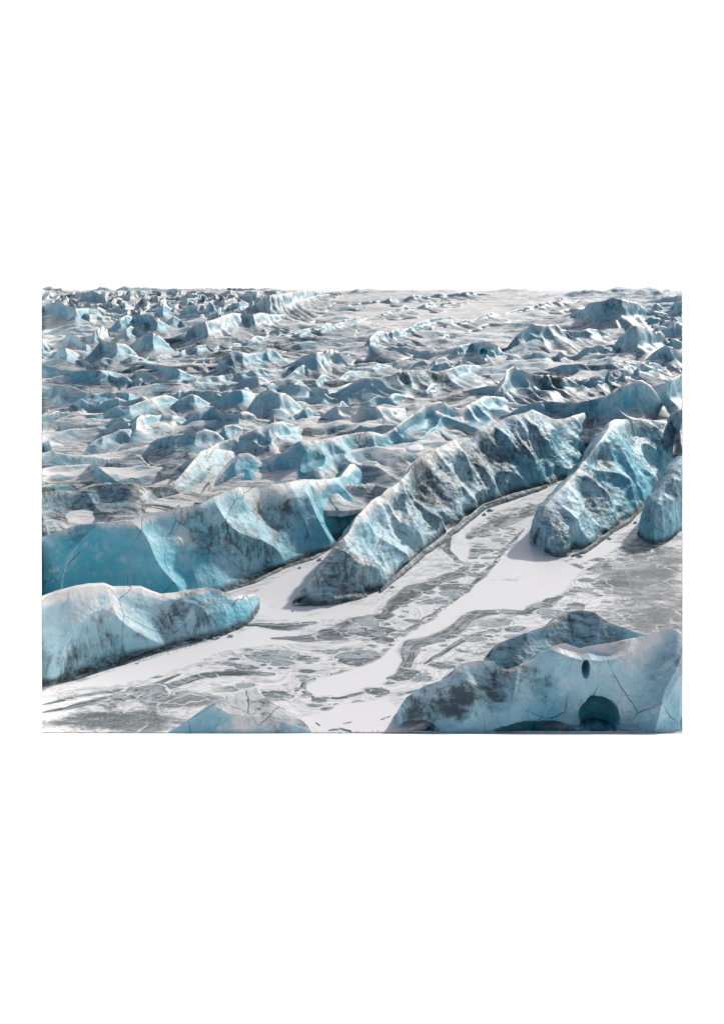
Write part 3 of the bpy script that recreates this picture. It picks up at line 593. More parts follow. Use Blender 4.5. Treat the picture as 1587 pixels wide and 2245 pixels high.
R('ice_hummock', 'dark grey pointed hill of dirty ice, upper right', [(1110,762),(1130,737),(1150,720),(1163,709),(1180,711),(1200,712),(1220,711),(1230,722),(1250,725),(1270,725),(1290,720),(1310,723),(1350,737)], [(1115,778),(1140,782),(1180,780),(1220,774),(1260,767),(1300,760),(1350,742)], s=1.3, k=1.0, rib=.7, ribw=6, scoop=0.4, scs=6, dirt=0.42, blue=0.35, snow=0.05, cat='ice hummock', spots=[(1160,735,15,'dirt',-.3),(1240,735,25,'dirt',.3),(1120,770,25,'dirt',.2)])
R('ice_ridge', 'low ribbed grey ridge crossing the white snowfield, upper centre', [(795,762),(812,738),(828,724),(845,728),(870,722),(895,718),(920,705),(950,697),(978,695)], [(790,778),(820,782),(850,770),(880,764),(900,748),(930,730),(978,706)], s=1.6, k=0.9, rib=.8, ribw=5, scoop=0.4, scs=5, dirt=0.38, blue=0.3, snow=0.15, spots=[(840,745,25,'dirt',.25),(960,702,20,'dirt',.2)])
R('ice_hummock', 'small blue-grey peaks beside the shallow blue ridge, right of centre', [(893,812),(915,793),(928,790),(940,800),(958,785),(975,782),(990,795)], [(895,816),(930,815),(960,814),(992,806)], s=1.0, scoop=0.4, scs=4, rib=.3, dirt=0.3, blue=0.35, cat='ice hummock')
# ---- centre
R('ice_hummock', 'layered crumpled ice hump with a flowing snowy tail, centre', [(630,800),(650,790),(665,780),(690,773),(715,770),(725,764),(740,770),(752,785),(765,800),(782,807)], [(635,815),(660,830),(690,833),(712,828),(730,815),(755,814),(782,810)], s=1.2, k=1.1, rib=.4, ribw=4, scoop=0.4, scs=4, dirt=0.15, blue=0.3, snow=0.25, cat='ice hummock', spots=[(700,810,20,'blue',.4)])
R('ice_hummock', 'grey-blue slanted slab of ice in front of the layered hump', [(610,840),(630,825),(650,808),(662,800),(680,803),(700,796),(727,794)], [(615,845),(640,841),(680,831),(710,828),(727,817)], s=0.7, scoop=0.3, scs=4, dirt=0.28, blue=0.45, snow=0.0, cat='ice hummock')
R('ice_hummock', 'rounded pale ice roll with a dark underside, centre', [(600,852),(615,845),(640,843),(660,843),(675,848),(685,858),(700,873),(712,886)], [(600,862),(630,872),(650,880),(680,880),(700,890),(714,892)], s=0.8, k=1.6, scoop=0.3, scs=5, dirt=0.2, blue=0.35, snow=0.1, cat='ice hummock', bulge=.15, spots=[(658,870,10,'dirt',.5)])
R('ice_hummock', 'grey veined mound left of the white-topped ridge, centre', [(540,900),(560,870),(575,858),(590,855),(605,860),(625,862),(637,870),(655,885),(668,902)], [(538,925),(580,945),(620,945),(650,925),(682,905)], s=1.0, k=1.2, rib=.4, ribw=5, scoop=0.4, scs=5, dirt=0.32, blue=0.25, snow=0.2, cat='ice hummock', spots=[(560,915,25,'dirt',.25)])
R('ice_ridge', 'blue shaded bank between the pale roll and the shallow ridge', [(680,848),(700,850),(720,853),(745,848),(765,840),(782,838)], [(685,875),(720,890),(745,885),(782,862)], s=1.2, scoop=0.4, scs=5, dirt=0.28, blue=0.4)
R('ice_ridge', 'dark grey gritty hump with pale wisps, upper left of centre', [(472,812),(482,790),(490,778),(515,768),(545,775),(575,772),(583,763),(600,766),(615,777),(630,790)], [(470,822),(500,830),(540,828),(575,810),(600,806),(630,803)], s=1.2, rib=.4, ribw=5, scoop=0.5, scs=5, dirt=0.36, blue=0.35, snow=0.1, spots=[(510,795,25,'dirt',.4),(590,790,20,'blue',.4),(590,790,20,'dirt',-.3)])
R('ice_hummock', 'low pale ice shelf above the deep blue bowl', [(508,848),(530,832),(560,825),(575,827),(592,838)], [(510,855),(540,860),(570,862),(592,858)], s=0.8, scoop=0.3, scs=4, dirt=0.1, blue=0.35, snow=0.25, cat='ice hummock')
R('ice_hummock', 'deep blue scooped bowl of ice with a snowy rim, left of centre', [(448,890),(475,879),(495,868),(510,856),(530,854),(545,858),(560,863),(576,862)], [(452,895),(480,900),(500,906),(540,905),(560,895),(578,885)], s=0.9, k=1.2, scoop=0.5, scs=6, dirt=0.08, blue=0.75, snow=0.0, cat='ice hummock', spots=[(555,868,14,'snow',.6)])
R('ice_hummock', 'sharp pale peak with a gritty right flank below the blue bowl', [(393,935),(420,912),(440,900),(452,890),(465,890),(480,897),(495,905),(540,901),(557,908),(572,930)], [(400,955),(440,960),(470,955),(500,968),(530,968),(575,945)], s=1.1, k=1.1, scoop=0.5, scs=5, dirt=0.25, blue=0.4, snow=0.12, cat='ice hummock', spots=[(520,925,40,'dirt',.35),(430,920,20,'dirt',-.2),(480,915,14,'snow',.4)])
R('ice_hummock', 'pale folded hump with a dark hollow at its left foot', [(375,890),(390,878),(405,870),(420,864),(435,868),(445,876),(462,885)], [(372,908),(400,914),(430,912),(458,900)], s=0.9, scoop=0.5, scs=4, dirt=0.2, blue=0.4, snow=0.15, cat='ice hummock', spots=[(372,895,14,'dirt',.6)])
R('ice_hummock', 'dark gritty bowl-shaped ridge below the rounded blue-rimmed hump', [(325,975),(345,962),(372,955),(400,951),(430,948),(450,940),(475,948),(500,968)], [(325,995),(380,1010),(430,1008),(480,995),(505,980)], s=1.0, scoop=0.5, scs=5, dirt=0.4, blue=0.35, snow=0.1, cat='ice hummock')
R('ice_hummock', 'rounded hump with a smooth blue rim and a snowy cap, left of centre', [(288,930),(305,913),(325,908),(345,911),(360,908),(385,911),(402,915),(410,922)], [(295,985),(315,975),(345,950),(375,950),(408,938)], s=0.9, k=1.6, scoop=0.4, scs=5, dirt=0.14, blue=0.45, snow=0.15, cat='ice hummock', bulge=.1, spots=[(310,935,14,'snow',.4),(375,930,12,'snow',.5),(360,945,20,'dirt',.5)])
# ---- left side
R('ice_ridge', 'broad sunlit cream slope ending in a grey ridge at the left edge', [(93,922),(130,925),(160,930),(200,938),(230,942),(245,932),(255,922),(262,920),(280,926),(297,934)], [(93,985),(150,982),(200,980),(230,978),(262,985),(297,985)], s=1.9, k=0.9, scoop=0.5, scs=7, dirt=0.16, blue=0.2, snow=0.35, spots=[(255,955,35,'dirt',.4),(255,955,35,'snow',-.4),(200,950,20,'blue',.3)])
R('ice_ridge', 'long grey-blue banded swell across the left, above the sunlit cream slope', [(93,912),(130,918),(165,912),(200,909),(225,906),(240,897),(260,890),(285,890),(310,880),(340,870),(360,866),(378,869),(395,878)], [(93,930),(150,932),(200,945),(230,942),(290,938),(330,925),(385,905)], s=1.1, k=1.0, scoop=0.4, scs=6, dirt=0.32, blue=0.4, snow=0.05, spots=[(140,925,50,'dirt',.35),(340,880,15,'snow',.4)])
R('ice_ridge', 'snow-crested blue ridge with a shadowed bowl at the left edge', [(93,858),(108,852),(118,846),(126,844),(140,848),(155,846),(170,852),(185,858),(210,863),(240,855),(248,862),(262,876),(278,889)], [(93,895),(120,897),(150,906),(190,908),(220,902),(255,897),(279,892)], s=1.0, k=1.1, scoop=0.6, scs=6, dirt=0.2, blue=0.4, snow=0.1, spots=[(160,850,20,'snow',.5),(170,885,35,'dirt',.25),(220,870,20,'blue',.3)])
R('ice_hummock', 'teal-walled pit edge beside the snow-crested ridge, left', [(246,862),(262,860),(280,862),(294,865),(299,874)], [(255,875),(268,886),(280,890),(296,884)], s=0.8, scoop=0.3, scs=4, dirt=0.05, blue=0.9, snow=-0.2, cat='ice hummock', spots=[(275,882,10,'dirt',.5)])
R('ice_ridge', 'wide grey-blue shaded swell at the left edge below the pyramid', [(93,801),(115,803),(135,810),(165,813),(185,810),(230,812),(262,818),(280,826),(294,838)], [(93,855),(120,856),(170,860),(220,862),(262,848),(295,842)], s=1.1, k=1.1, scoop=0.5, scs=7, dirt=0.32, blue=0.45, snow=0.0, spots=[(170,825,30,'blue',.2),(220,845,40,'dirt',.25)])
R('ice_hummock', 'smooth light-blue whale-backed hump of ice, left of centre', [(272,812),(285,806),(300,800),(315,796),(340,800),(375,803),(395,810),(415,820),(442,829)], [(280,818),(330,822),(350,833),(370,843),(390,848),(420,843),(444,832)], s=0.8, k=1.5, scoop=0.2, scs=7, dirt=0.02, blue=0.55, snow=0.02, cat='ice hummock', fine=.08)
R('ice_hummock', 'snowy grey shoulder in front of the whale-backed hump', [(268,820),(300,818),(325,816),(340,825),(355,838),(370,848)], [(275,828),(300,842),(330,852),(370,852)], s=1.6, k=0.9, scoop=0.3, scs=5, dirt=0.25, blue=0.3, snow=0.3, cat='ice hummock')
R('ice_hummock', 'steep grey facet of ice standing at the left edge below the cream slope', [(93,969),(108,966),(117,988),(140,1012),(157,1032)], [(93,1020),(130,1040),(158,1040)], s=0.9, scoop=0.4, scs=4, dirt=0.3, blue=0.4, snow=0.0, cat='ice hummock')
R('ice_hummock', 'low rounded blue hollows at the left edge above the gritty ridge', [(93,1056),(110,1069),(135,1064),(155,1066),(172,1077)], [(93,1082),(130,1084),(173,1082)], s=0.7, scoop=0.2, scs=5, dirt=0.05, blue=0.7, snow=0.1, cat='ice hummock')
R('ice_hummock', 'small broken blue ice face above the gritty ridge, left', [(190,1032),(196,1021),(204,1017),(214,1021),(228,1033),(240,1042),(257,1055),(280,1062)], [(195,1040),(215,1066),(240,1072),(281,1068)], s=0.8, scoop=0.4, scs=3, dirt=0.1, blue=0.6, snow=0.1, cat='ice hummock')
R('ice_hummock', 'dim grey bluff with layered sides, left, under the rounded hump', [(180,1000),(195,975),(212,962),(240,952),(262,942),(285,940),(300,955)], [(180,1008),(215,1005),(250,1000),(300,990)], s=1.2, scoop=0.5, scs=4, dirt=0.35, blue=0.3, snow=0.1, cat='ice hummock')
# ---- upper left peaks
R('serac', 'sharp pyramid of ice, blue on its left face and cream on its right, left edge', [(125,752),(142,740),(155,728),(175,745),(197,759),(202,768)], [(127,754),(145,762),(163,768),(182,779),(192,781),(203,772)], s=0.9, k=1.0, scoop=0.2, scs=4, dirt=0.15, blue=0.4, snow=0.15, cat='serac')
R('serac', 'tall notched peak with a sunlit cream flank just right of the pyramid', [(178,738),(200,736),(213,723),(224,712),(236,721),(246,738),(250,745)], [(182,755),(202,768),(216,762),(230,748),(251,750)], s=0.9, k=1.0, scoop=0.2, scs=4, dirt=0.2, blue=0.4, snow=0.15, cat='serac')
R('serac', 'arched blue peak with a dark teal cleft, upper left', [(240,722),(255,705),(265,696),(280,690),(296,697),(310,690),(328,688),(345,694),(354,704),(372,714)], [(248,738),(270,740),(295,728),(315,732),(330,740),(350,740),(374,728)], s=0.8, k=1.2, scoop=0.5, scs=5, dirt=0.12, blue=0.6, snow=0.1, cat='serac', holes=[(323,716,6,16,5)], spots=[(345,700,10,'snow',.5)])
R('serac', 'low two-faced peak with grey stripes in front of the arched blue one', [(250,742),(270,728),(287,714),(305,723),(332,733)], [(252,750),(266,752),(282,757),(300,750),(333,755)], s=0.9, k=1.0, scoop=0.2, scs=4, dirt=0.28, blue=0.35, snow=0.1, cat='serac')
R('serac', 'broad leaning slab of blue ice with a dark foot, upper left', [(282,760),(300,745),(318,733),(332,728),(352,737),(366,752),(380,767)], [(285,770),(310,790),(335,795),(355,780),(380,771)], s=0.9, k=1.1, scoop=0.3, scs=5, dirt=0.2, blue=0.45, snow=0.1, cat='serac', spots=[(300,775,15,'dirt',.45)])
R('serac', 'curved blue fin with a wide sunlit cream apron, upper left', [(180,792),(205,768),(224,743),(232,748),(255,752),(275,754),(287,763),(300,776),(310,792)], [(182,800),(205,800),(228,798),(243,808),(256,812),(280,806),(311,797)], s=1.1, k=1.0, scoop=0.3, scs=4, rib=.3, ribw=3, dirt=0.22, blue=0.4, snow=0.12, cat='serac')
R('serac', 'dark ragged rock-dusted peak at the left edge', [(93,743),(100,750),(109,764),(117,778)], [(93,798),(108,795),(119,783)], s=0.8, scoop=0.3, scs=3, rib=.3, ribw=3, dirt=0.45, blue=0.3, cat='serac')
R('serac', 'striped cream and grey double peak low at the left edge', [(95,792),(115,785),(128,766),(140,760),(163,770),(185,786)], [(95,802),(130,803),(150,810),(186,798)], s=1.0, scoop=0.3, scs=4, dirt=0.25, blue=0.35, snow=0.15, cat='serac')
R('ice_ridge', 'long pale ridge with a blue shaded flank at the upper left edge', [(93,668),(110,666),(124,661),(140,667),(165,676),(185,676),(210,677),(226,681),(236,698)], [(93,705),(130,717),(165,726),(190,718),(215,715),(237,712)], s=1.2, k=1.0, scoop=0.5, scs=6, dirt=0.12, blue=0.35, snow=0.2, spots=[(190,690,30,'blue',.4),(140,675,14,'blue',.4)])
R('serac', 'blue-faced wedge with a white right slope, upper left, near the arched peak', [(335,690),(350,673),(362,666),(375,675),(386,690),(393,701)], [(340,708),(356,711),(374,703),(393,705)], s=0.8, k=1.0, scoop=0.15, scs=4, dirt=0.08, blue=0.45, snow=0.12, cat='serac')
R('serac', 'short blue wedge with a snowy shoulder below the white-sloped wedge', [(354,713),(370,701),(382,692),(396,701),(412,724)], [(356,716),(376,724),(396,722),(412,730)], s=0.9, scoop=0.2, scs=4, dirt=0.15, blue=0.5, snow=0.12, cat='serac')
R('serac', 'smooth aqua block with a white right edge, upper left', [(398,684),(405,673),(418,671),(435,682),(450,690),(457,702)], [(402,694),(412,702),(435,705),(457,706)], s=0.7, scoop=0.15, scs=4, dirt=0.03, blue=0.55, snow=0.1, cat='serac')
R('serac', 'rounded aqua tooth of ice behind the white-edged block', [(424,674),(437,664),(447,671),(456,692)], [(428,680),(445,694),(457,698)], s=0.7, scoop=0.15, scs=4, dirt=0.03, blue=0.65, snow=0.05, cat='serac')
R('serac', 'tall aqua slab standing right of the rounded tooth', [(449,680),(455,668),(461,663),(470,670),(478,685),(491,697)], [(455,703),(466,703),(480,702),(492,700)], s=0.7, scoop=0.2, scs=4, dirt=0.05, blue=0.6, snow=0.1, cat='serac')
R('ice_ridge', 'dirt-streaked cream ridge with a pale blue left nose, upper left of centre', [(402,748),(412,725),(425,712),(440,707),(470,700),(495,690),(510,685),(530,688),(550,690),(572,685),(600,690)], [(408,758),(440,755),(467,769),(490,760),(520,750),(545,740),(572,742),(602,730)], s=1.2, k=0.9, rib=.6, ribw=5, scoop=0.3, scs=5, dirt=0.34, blue=0.25, snow=0.25, spots=[(435,735,18,'blue',.5),(435,735,18,'dirt',-.35)])
R('ice_ridge', 'curving striped cream ridge below the skyline seracs, upper left of centre', [(560,668),(578,650),(598,645),(625,643),(650,637),(690,637),(720,640)], [(565,690),(595,715),(625,710),(655,695),(690,665),(722,648)], s=1.6, k=0.8, rib=.9, ribw=4, scoop=0.3, scs=5, dirt=0.42, blue=0.2, snow=0.25)
# ---- upper right
R('serac', 'big teal serac block with a dark cap, upper right', [(1278,678),(1290,664),(1315,660),(1330,657),(1340,652),(1370,658),(1400,665),(1412,676),(1430,695),(1445,703)], [(1280,720),(1300,724),(1330,728),(1360,730),(1390,722),(1412,708),(1446,708)], s=0.8, k=1.3, rib=.5, ribw=6, scoop=0.5, scs=6, dirt=0.2, blue=0.5, snow=0.05, cat='serac', spots=[(1350,665,25,'dirt',.5),(1390,672,20,'dirt',.4),(1285,700,10,'dirt',.4)])
R('serac', 'rounded blue knobs in front of the big dark-capped serac', [(1298,705),(1310,684),(1325,686),(1345,690),(1360,705),(1373,726)], [(1300,726),(1320,727),(1345,726),(1374,732)], s=0.8, k=1.4, scoop=0.4, scs=5, dirt=0.12, blue=0.5, snow=0.05, cat='serac')
R('serac', 'slanting pale blue slab right of the dark-capped serac', [(1405,682),(1425,680),(1445,690),(1462,694),(1476,706)], [(1408,705),(1440,712),(1477,712)], s=0.8, scoop=0.3, scs=5, dirt=0.12, blue=0.45, cat='serac')
R('serac', 'small dark spiky serac on the upper right skyline of ice', [(1424,682),(1432,668),(1438,664),(1448,672),(1458,682)], [(1425,688),(1440,690),(1459,688)], s=0.8, scoop=0.4, scs=3, dirt=0.4, blue=0.4, cat='serac')
R('serac', 'deep teal notch-faced serac at the upper right edge', [(1462,684),(1472,668),(1480,661),(1494,660)], [(1462,692),(1478,700),(1494,706)], s=0.7, scoop=0.4, scs=4, dirt=0.12, blue=0.7, cat='serac')
R('serac', 'wide cracked blue-grey block with striped top, right', [(1342,760),(1360,736),(1375,723),(1385,715),(1400,712),(1420,722),(1438,728),(1447,725),(1460,740),(1473,754)], [(1340,775),(1365,782),(1380,792),(1400,797),(1430,788),(1474,775)], s=0.9, k=1.2, scoop=0.5, scs=6, rib=.4, ribw=5, dirt=0.24, blue=0.38, snow=0.1, cat='serac', spots=[(1450,738,12,'dirt',.5),(1400,725,15,'dirt',.3)])
R('serac', 'pale domed block above the cracked blue-grey one', [(1402,714),(1412,702),(1425,695),(1445,697),(1458,714)], [(1403,720),(1430,724),(1459,722)], s=0.8, k=1.4, scoop=0.3, scs=4, dirt=0.08, blue=0.4, cat='serac')
R('serac', 'blue stepped block at the right edge beside the cracked one', [(1452,735),(1465,720),(1480,712),(1494,714)], [(1455,752),(1475,755),(1494,756)], s=0.7, k=1.4, scoop=0.3, scs=4, dirt=0.1, blue=0.5, cat='serac')
R('serac', 'cracked blue hump split by a black fissure at the right edge', [(1408,795),(1425,778),(1440,766),(1455,757),(1475,762),(1494,776)], [(1402,808),(1440,818),(1470,818),(1494,814)], s=0.9, k=1.2, scoop=0.5, scs=5, dirt=0.16, blue=0.42, cat='serac', spots=[(1455,785,12,'dirt',.5)])
R('serac', 'small blue shelf at the right edge above the fissured hump', [(1456,762),(1468,748),(1480,744),(1494,750)], [(1458,772),(1475,778),(1494,778)], s=0.8, scoop=0.3, scs=4, dirt=0.1, blue=0.45, cat='serac')
# ---- long swells that carry the flow of the ice across the middle distance
def swell(label, line, hmin, hmax, per, seed, **kw):
    q = resample(line, 90); t_ = np.linspace(0, 1, 90); Ls = np.linalg.norm(np.diff(q, axis=0), axis=1).sum()
    z_ = np.zeros(90); h = ridged(np.stack([t_ * Ls / per + seed * 3.1, z_ + .37 * seed, z_], -1), 2)
    h = 1.55 * (hmin + (hmax - hmin) * np.clip((h - .35) / .55, 0, 1)); h *= np.clip(np.minimum(t_ * 8 + (q[0, 0] < 96), (1 - t_) * 8 + (q[-1, 0] > 1490)), .08, 1)
    cr = [(x, y - hh * .75) for (x, y), hh in zip(q, h)]; ba = [(x, y + hh * .25 + 4) for (x, y), hh in zip(q, h)]
    R('ice_ridge', label, cr, ba, s=0.8, k=1.1, tail=0.04, seed=seed, scoop=.5, scs=5, rib=.35, ribw=5, **kw)
swell('long streaked ice swell running from the left edge below the pyramid toward the snowfield', [(93,778),(200,806),(320,800),(420,780),(520,768),(620,745),(720,728),(830,702)], 5, 20, 55, 3, dirt=.38, blue=.3, snow=.12)
swell('long grey ice swell passing under the whale-backed hump toward upper centre', [(93,842),(200,838),(300,852),(400,856),(500,842),(600,826),(700,800),(800,770)], 6, 22, 60, 4, dirt=.36, blue=.35, snow=.1)
swell('long blue-flanked swell passing through the deep blue bowl to the slanted slab', [(93,888),(200,905),(300,898),(400,884),(500,880),(600,866),(720,846),(840,812),(900,790)], 8, 26, 60, 5, dirt=.28, blue=.42, snow=.1)
swell('long dark-footed swell passing below the blue bowl to the two white floes', [(150,950),(240,945),(330,935),(430,922),(540,915),(640,893),(740,885),(860,852),(980,824)], 8, 26, 65, 6, dirt=.34, blue=.4, snow=.08)
swell('long blue swell just above the white-topped ridge with the small cave', [(300,1005),(400,990),(500,965),(600,945),(680,925),(780,905),(880,890),(960,868),(1050,838),(1110,812)], 10, 30, 70, 7, dirt=.22, blue=.48, snow=.1)
swell('long pale swell below the dark pointed hill, running to the right edge', [(890,828),(980,815),(1060,806),(1160,796),(1260,786),(1350,776),(1430,760),(1494,742)], 5, 20, 55, 8, dirt=.3, blue=.32, snow=.15)
swell('long dark-streaked swell above the domed wall, running to the right edge', [(1010,882),(1100,866),(1200,862),(1300,850),(1400,826),(1494,806)], 8, 26, 60, 9, dirt=.38, blue=.36, snow=.08)
swell('faint grey fold crossing the snowfield left of the ribbed grey ridge', [(600,745),(700,722),(800,700),(900,680),(1020,662)], 3, 10, 50, 10, dirt=.36, blue=.15, snow=.3)
swell('faint grey fold crossing the snowfield above the dark pointed hill', [(900,735),(1000,715),(1100,690),(1200,672),(1290,655)], 3, 10, 50, 12, dirt=.36, blue=.15, snow=.3)
swell('faint blue fold highest on the snowfield near its far edge', [(740,672),(850,662),(950,652),(1080,645)], 3, 8, 45, 13, dirt=.25, blue=.3, snow=.25)
# ---- crowded far seracs
rs = np.random.RandomState(5)
def far_seracs(n, xr, yr, group, label, wr=(28, 60), hr=(0.4, 0.7)):
    for i in range(n):
        x = rs.uniform(*xr); yb = yr[0] + (yr[1] - yr[0]) * (i + 0.5) / n
        wd = rs.uniform(*wr) * (0.6 + min(yb - 636, 70) / 90) * (1 if rs.rand() < .7 else 1.8); ht = min(wd, 70) * rs.uniform(*hr) * (0.8 if wd > 60 else 1)
        x0, x1 = max(x - wd / 2, XL), min(x + wd / 2, XR)
        np_ = rs.randint(3, 7); ts = np.sort(rs.uniform(.12, .88, np_)); pk = rs.uniform(.12, .88)
        cr = [(x0, yb - ht * .05)] + [(x0 + (x1 - x0) * q, max(yb - ht * (1 - abs(q - pk) / max(pk, 1 - pk) * .8) * rs.uniform(.55, 1.0), 637 + rs.uniform(0, 2.5))) for q in ts] + [(x1, yb - ht * .05)]
        ba = [(x0, yb)] + [(x0 + (x1 - x0) * q, yb + ht * rs.uniform(-.05, .45)) for q in np.sort(rs.uniform(.1, .9, 3))] + [(x1, yb + ht * .05)]
        R('serac', label, cr, ba, s=rs.uniform(.5, 1.1), k=1.0, scoop=0.35, scs=3.5, jag=1.2, dirt=rs.uniform(.02, .3) + (.1 if yb > 715 else 0), tail=.2, blue=rs.uniform(.0, .45), rib=rs.uniform(0, .5), ribw=3.5, snow=rs.uniform(.15, .5), cat='serac', group=group, seed=i + 50, res=1.3, fine=.3)
far_seracs(135, (95, 610), (640, 708), 'far seracs at upper left', 'small jagged white and blue serac crowded along the far upper left edge of the ice')
far_seracs(10, (1440, 1490), (690, 745), 'far seracs at upper right', 'small pale blue serac crowded at the upper right edge of the ice', (22, 40))

far_seracs(24, (97, 620), (712, 830), 'low ice crests at left', 'low wind-sculpted ice crest among the larger peaks on the left side', (34, 75), (.25, .45))
far_seracs(14, (97, 700), (835, 1010), 'low ice swells at left', 'low rounded ice swell between the larger ridges on the left side', (26, 44), (.2, .4))
far_seracs(12, (700, 1480), (800, 880), 'low ice crests at right', 'low dirty ice crest between the larger ridges right of centre', (26, 44), (.25, .4))
# ---- loose white floes stranded on the ice
def floe(label, x, y, rx, ry, z, tilt=0.0):
    p = at(x, y, z); scx = p[1] / F; n, mrow = 48, 9
    a = np.linspace(0, 2 * math.pi, n + 1)
    prof = [(0.0, 1.0), (0.45, 0.98), (0.8, 0.9), (0.95, 0.72), (1.0, 0.45), (0.97, 0.15), (0.86, -0.1), (0.5, -0.25), (0.0, -0.3)]
    wob = 1 + 0.10 * perlin(np.stack([np.cos(a) * 1.5 + x, np.sin(a) * 1.5 + y, 0 * a], -1)); wob[-1] = wob[0]
    G = np.zeros((n + 1, len(prof), 3)); th = 0.55
    for j, (r, h) in enumerate(prof):
        G[:, j, 0] = np.cos(a) * r * rx * scx * wob; G[:, j, 1] = np.sin(a) * r * ry * scx * wob * p[1] / (H - z); G[:, j, 2] = h * th + tilt * G[:, j, 0]
    me = grid_mesh('ice_floe', G, {}, flip=False)
    o = link('ice_floe', me, FLOE, loc=tuple(p)); tag(o, label, 'ice floe', 'small white floes stranded on the ice'); return o
FLOE, tt, bb = new_mat('rimed_floe')
Pp = tt.pos()['Position']
tt.l.new(tt.mix(tt.step(.55, .75, tt.noise(Pp, 1.2, 4)), (0.86, 0.87, 0.87), (0.55, 0.62, 0.65)), bb.inputs['Base Color']); bb.inputs['Roughness'].default_value = 0.6
floe('largest oval white floe lying on the crest beside the pointed ridge', 909, 986, 20, 7, 11.5, 0.12)
floe('oval white floe stranded in front of the shallow dark ridge', 941, 857, 15, 5.5, 7.4, -0.05)
floe('smallest round white floe stranded left of the oval one by the dark ridge', 899, 870, 7, 4.5, 6.8)

# ---- small chunks fallen along the feet of the blocks
rs = np.random.RandomState(21)
def chunk(x, y, rpx):
    p = at(x, y, 0.0); R_ = rpx * p[1] / F; n, m_ = 14, 9
    th, ph = np.meshgrid(np.linspace(0, 2 * math.pi, n + 1), np.linspace(0.02, math.pi - .02, m_), indexing='ij')
    G = np.stack([np.sin(ph) * np.cos(th), np.sin(ph) * np.sin(th), np.cos(ph)], -1)
    rad = 1 + 0.9 * perlin(G * 1.3 + rs.uniform(0, 50, 3)); G = G * rad[..., None] * R_ * np.array([1.2, 1, .7]); G[-1] = G[0]; G[..., 2] += .3 * R_
    one = np.ones(G.shape[:2])
    me = grid_mesh('ice_chunk', G, dict(dirt=one * rs.uniform(.05, .45), blue=one * .3, snow=one * .1, wet=0 * one, foot=0 * one))
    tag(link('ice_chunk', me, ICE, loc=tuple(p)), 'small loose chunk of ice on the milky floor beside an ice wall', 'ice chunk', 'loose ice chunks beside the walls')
for x, y in [(452, 1404), (470, 1400), (478, 1396), (505, 1394), (318, 1441), (300, 1452), (700, 1226), (655, 1243), (1075, 1118), (1128, 1092), (1015, 1150), (915, 1230), (860, 1286), (1060, 1128), (1335, 1180), (1390, 1146), (1270, 1219), (1195, 1216), (745, 1606), (640, 1338)]:
    chunk(x + rs.uniform(-3, 3), y + rs.uniform(1, 4), rs.uniform(2.0, 5.0))


# ------------------------------------------------------------------ glacier surface between the ridges
P = trap_grid(YT, 1330, 760, 700, PLAT)
pl = plateau(P); k = pl / PLAT
qx0, qy0 = to_px(P)
amp = (sstep(150, 230, P[..., 1]) * 0.9 + 0.1) * (1 - 0.86 * np.exp(-((qx0 - 960) / 360) ** 2 - ((qy0 - 690) / 80) ** 2)) * sstep(636, 646, qy0) * (1 - 0.6 * np.exp(-((qx0 - 1250) / 120) ** 2 - ((qy0 - 785) / 22) ** 2))
# snow and dirty ice banked up against every ridge and hummock
st_ = 5
Ps = P[::st_, ::st_]; md = np.zeros(Ps.shape[:2])
for line, hgt, wid in MOUNDS:
    reach = 3.2 * wid
    lo, hi = line.min(0) - reach, line.max(0) + reach
    sel = (Ps[..., 0] > lo[0]) & (Ps[..., 0] < hi[0]) & (Ps[..., 1] > lo[1]) & (Ps[..., 1] < hi[1])
    if not sel.any(): continue
    Q = Ps[sel]; best = np.full(len(Q), 1e9); hq = np.zeros(len(Q))
    for ia in range(len(line)):
        d_ = np.hypot(Q[:, 0] - line[ia, 0], Q[:, 1] - line[ia, 1]); m_ = hgt[ia] * np.exp(-(d_ / wid) ** 1.5)
        hq = np.maximum(hq, m_)
    md[sel] = np.maximum(md[sel], hq)
ri = np.arange(P.shape[0]) / st_; ci = np.arange(P.shape[1]) / st_
r0 = np.clip(ri.astype(int), 0, md.shape[0] - 2); c0 = np.clip(ci.astype(int), 0, md.shape[1] - 2)
fr = np.clip(ri - r0, 0, 1)[:, None]; fc = np.clip(ci - c0, 0, 1)[None]
g_ = lambda a, b: md[np.ix_(r0 + a, c0 + b)]
mound = g_(0, 0) * (1 - fr) * (1 - fc) + g_(1, 0) * fr * (1 - fc) + g_(0, 1) * (1 - fr) * fc + g_(1, 1) * fr * fc
u_ = undulate(P)
P[..., 2] = -0.6 + pl + 0.6 * k + (u_ * amp * np.exp(-mound / 2.5) + mound * (1 + 0.10 * u_)) * k
px, py = to_px(P)
DIRT_PX = [(640, 690, 130, 30, .35), (560, 770, 160, 35, .35), (330, 860, 200, 40, .15), (900, 745, 90, 30, .3), (1250, 850, 120, 25, .35), (200, 780, 160, 40, .1),
           (470, 800, 100, 30, .35), (300, 980, 220, 50, .1), (250, 1100, 250, 50, .5), (560, 900, 80, 30, .3), (980, 860, 120, 30, .2), (1440, 840, 60, 20, .4)]
WHITE_PX = [(1050, 690, 240, 50, .28), (850, 690, 190, 45, .18), (1380, 650, 120, 18, .5), (1250, 780, 110, 25, .4), (900, 780, 120, 20, .3), (200, 1010, 150, 35, .4), (160, 740, 80, 20, .2)]
dirt = np.full(px.shape, 0.38); blue = np.full(px.shape, 0.18)
def boxblur(a, n):
    for ax in (0, 1):
        c_ = np.cumsum(np.insert(np.pad(a, [(n, n) if q == ax else (0, 0) for q in (0, 1)], mode='edge'), 0, 0, axis=ax), axis=ax)
        a = (np.take(c_, np.arange(2 * n + 1, c_.shape[ax]), ax) - np.take(c_, np.arange(0, c_.shape[ax] - 2 * n - 1), ax)) / (2 * n + 1)
    return a
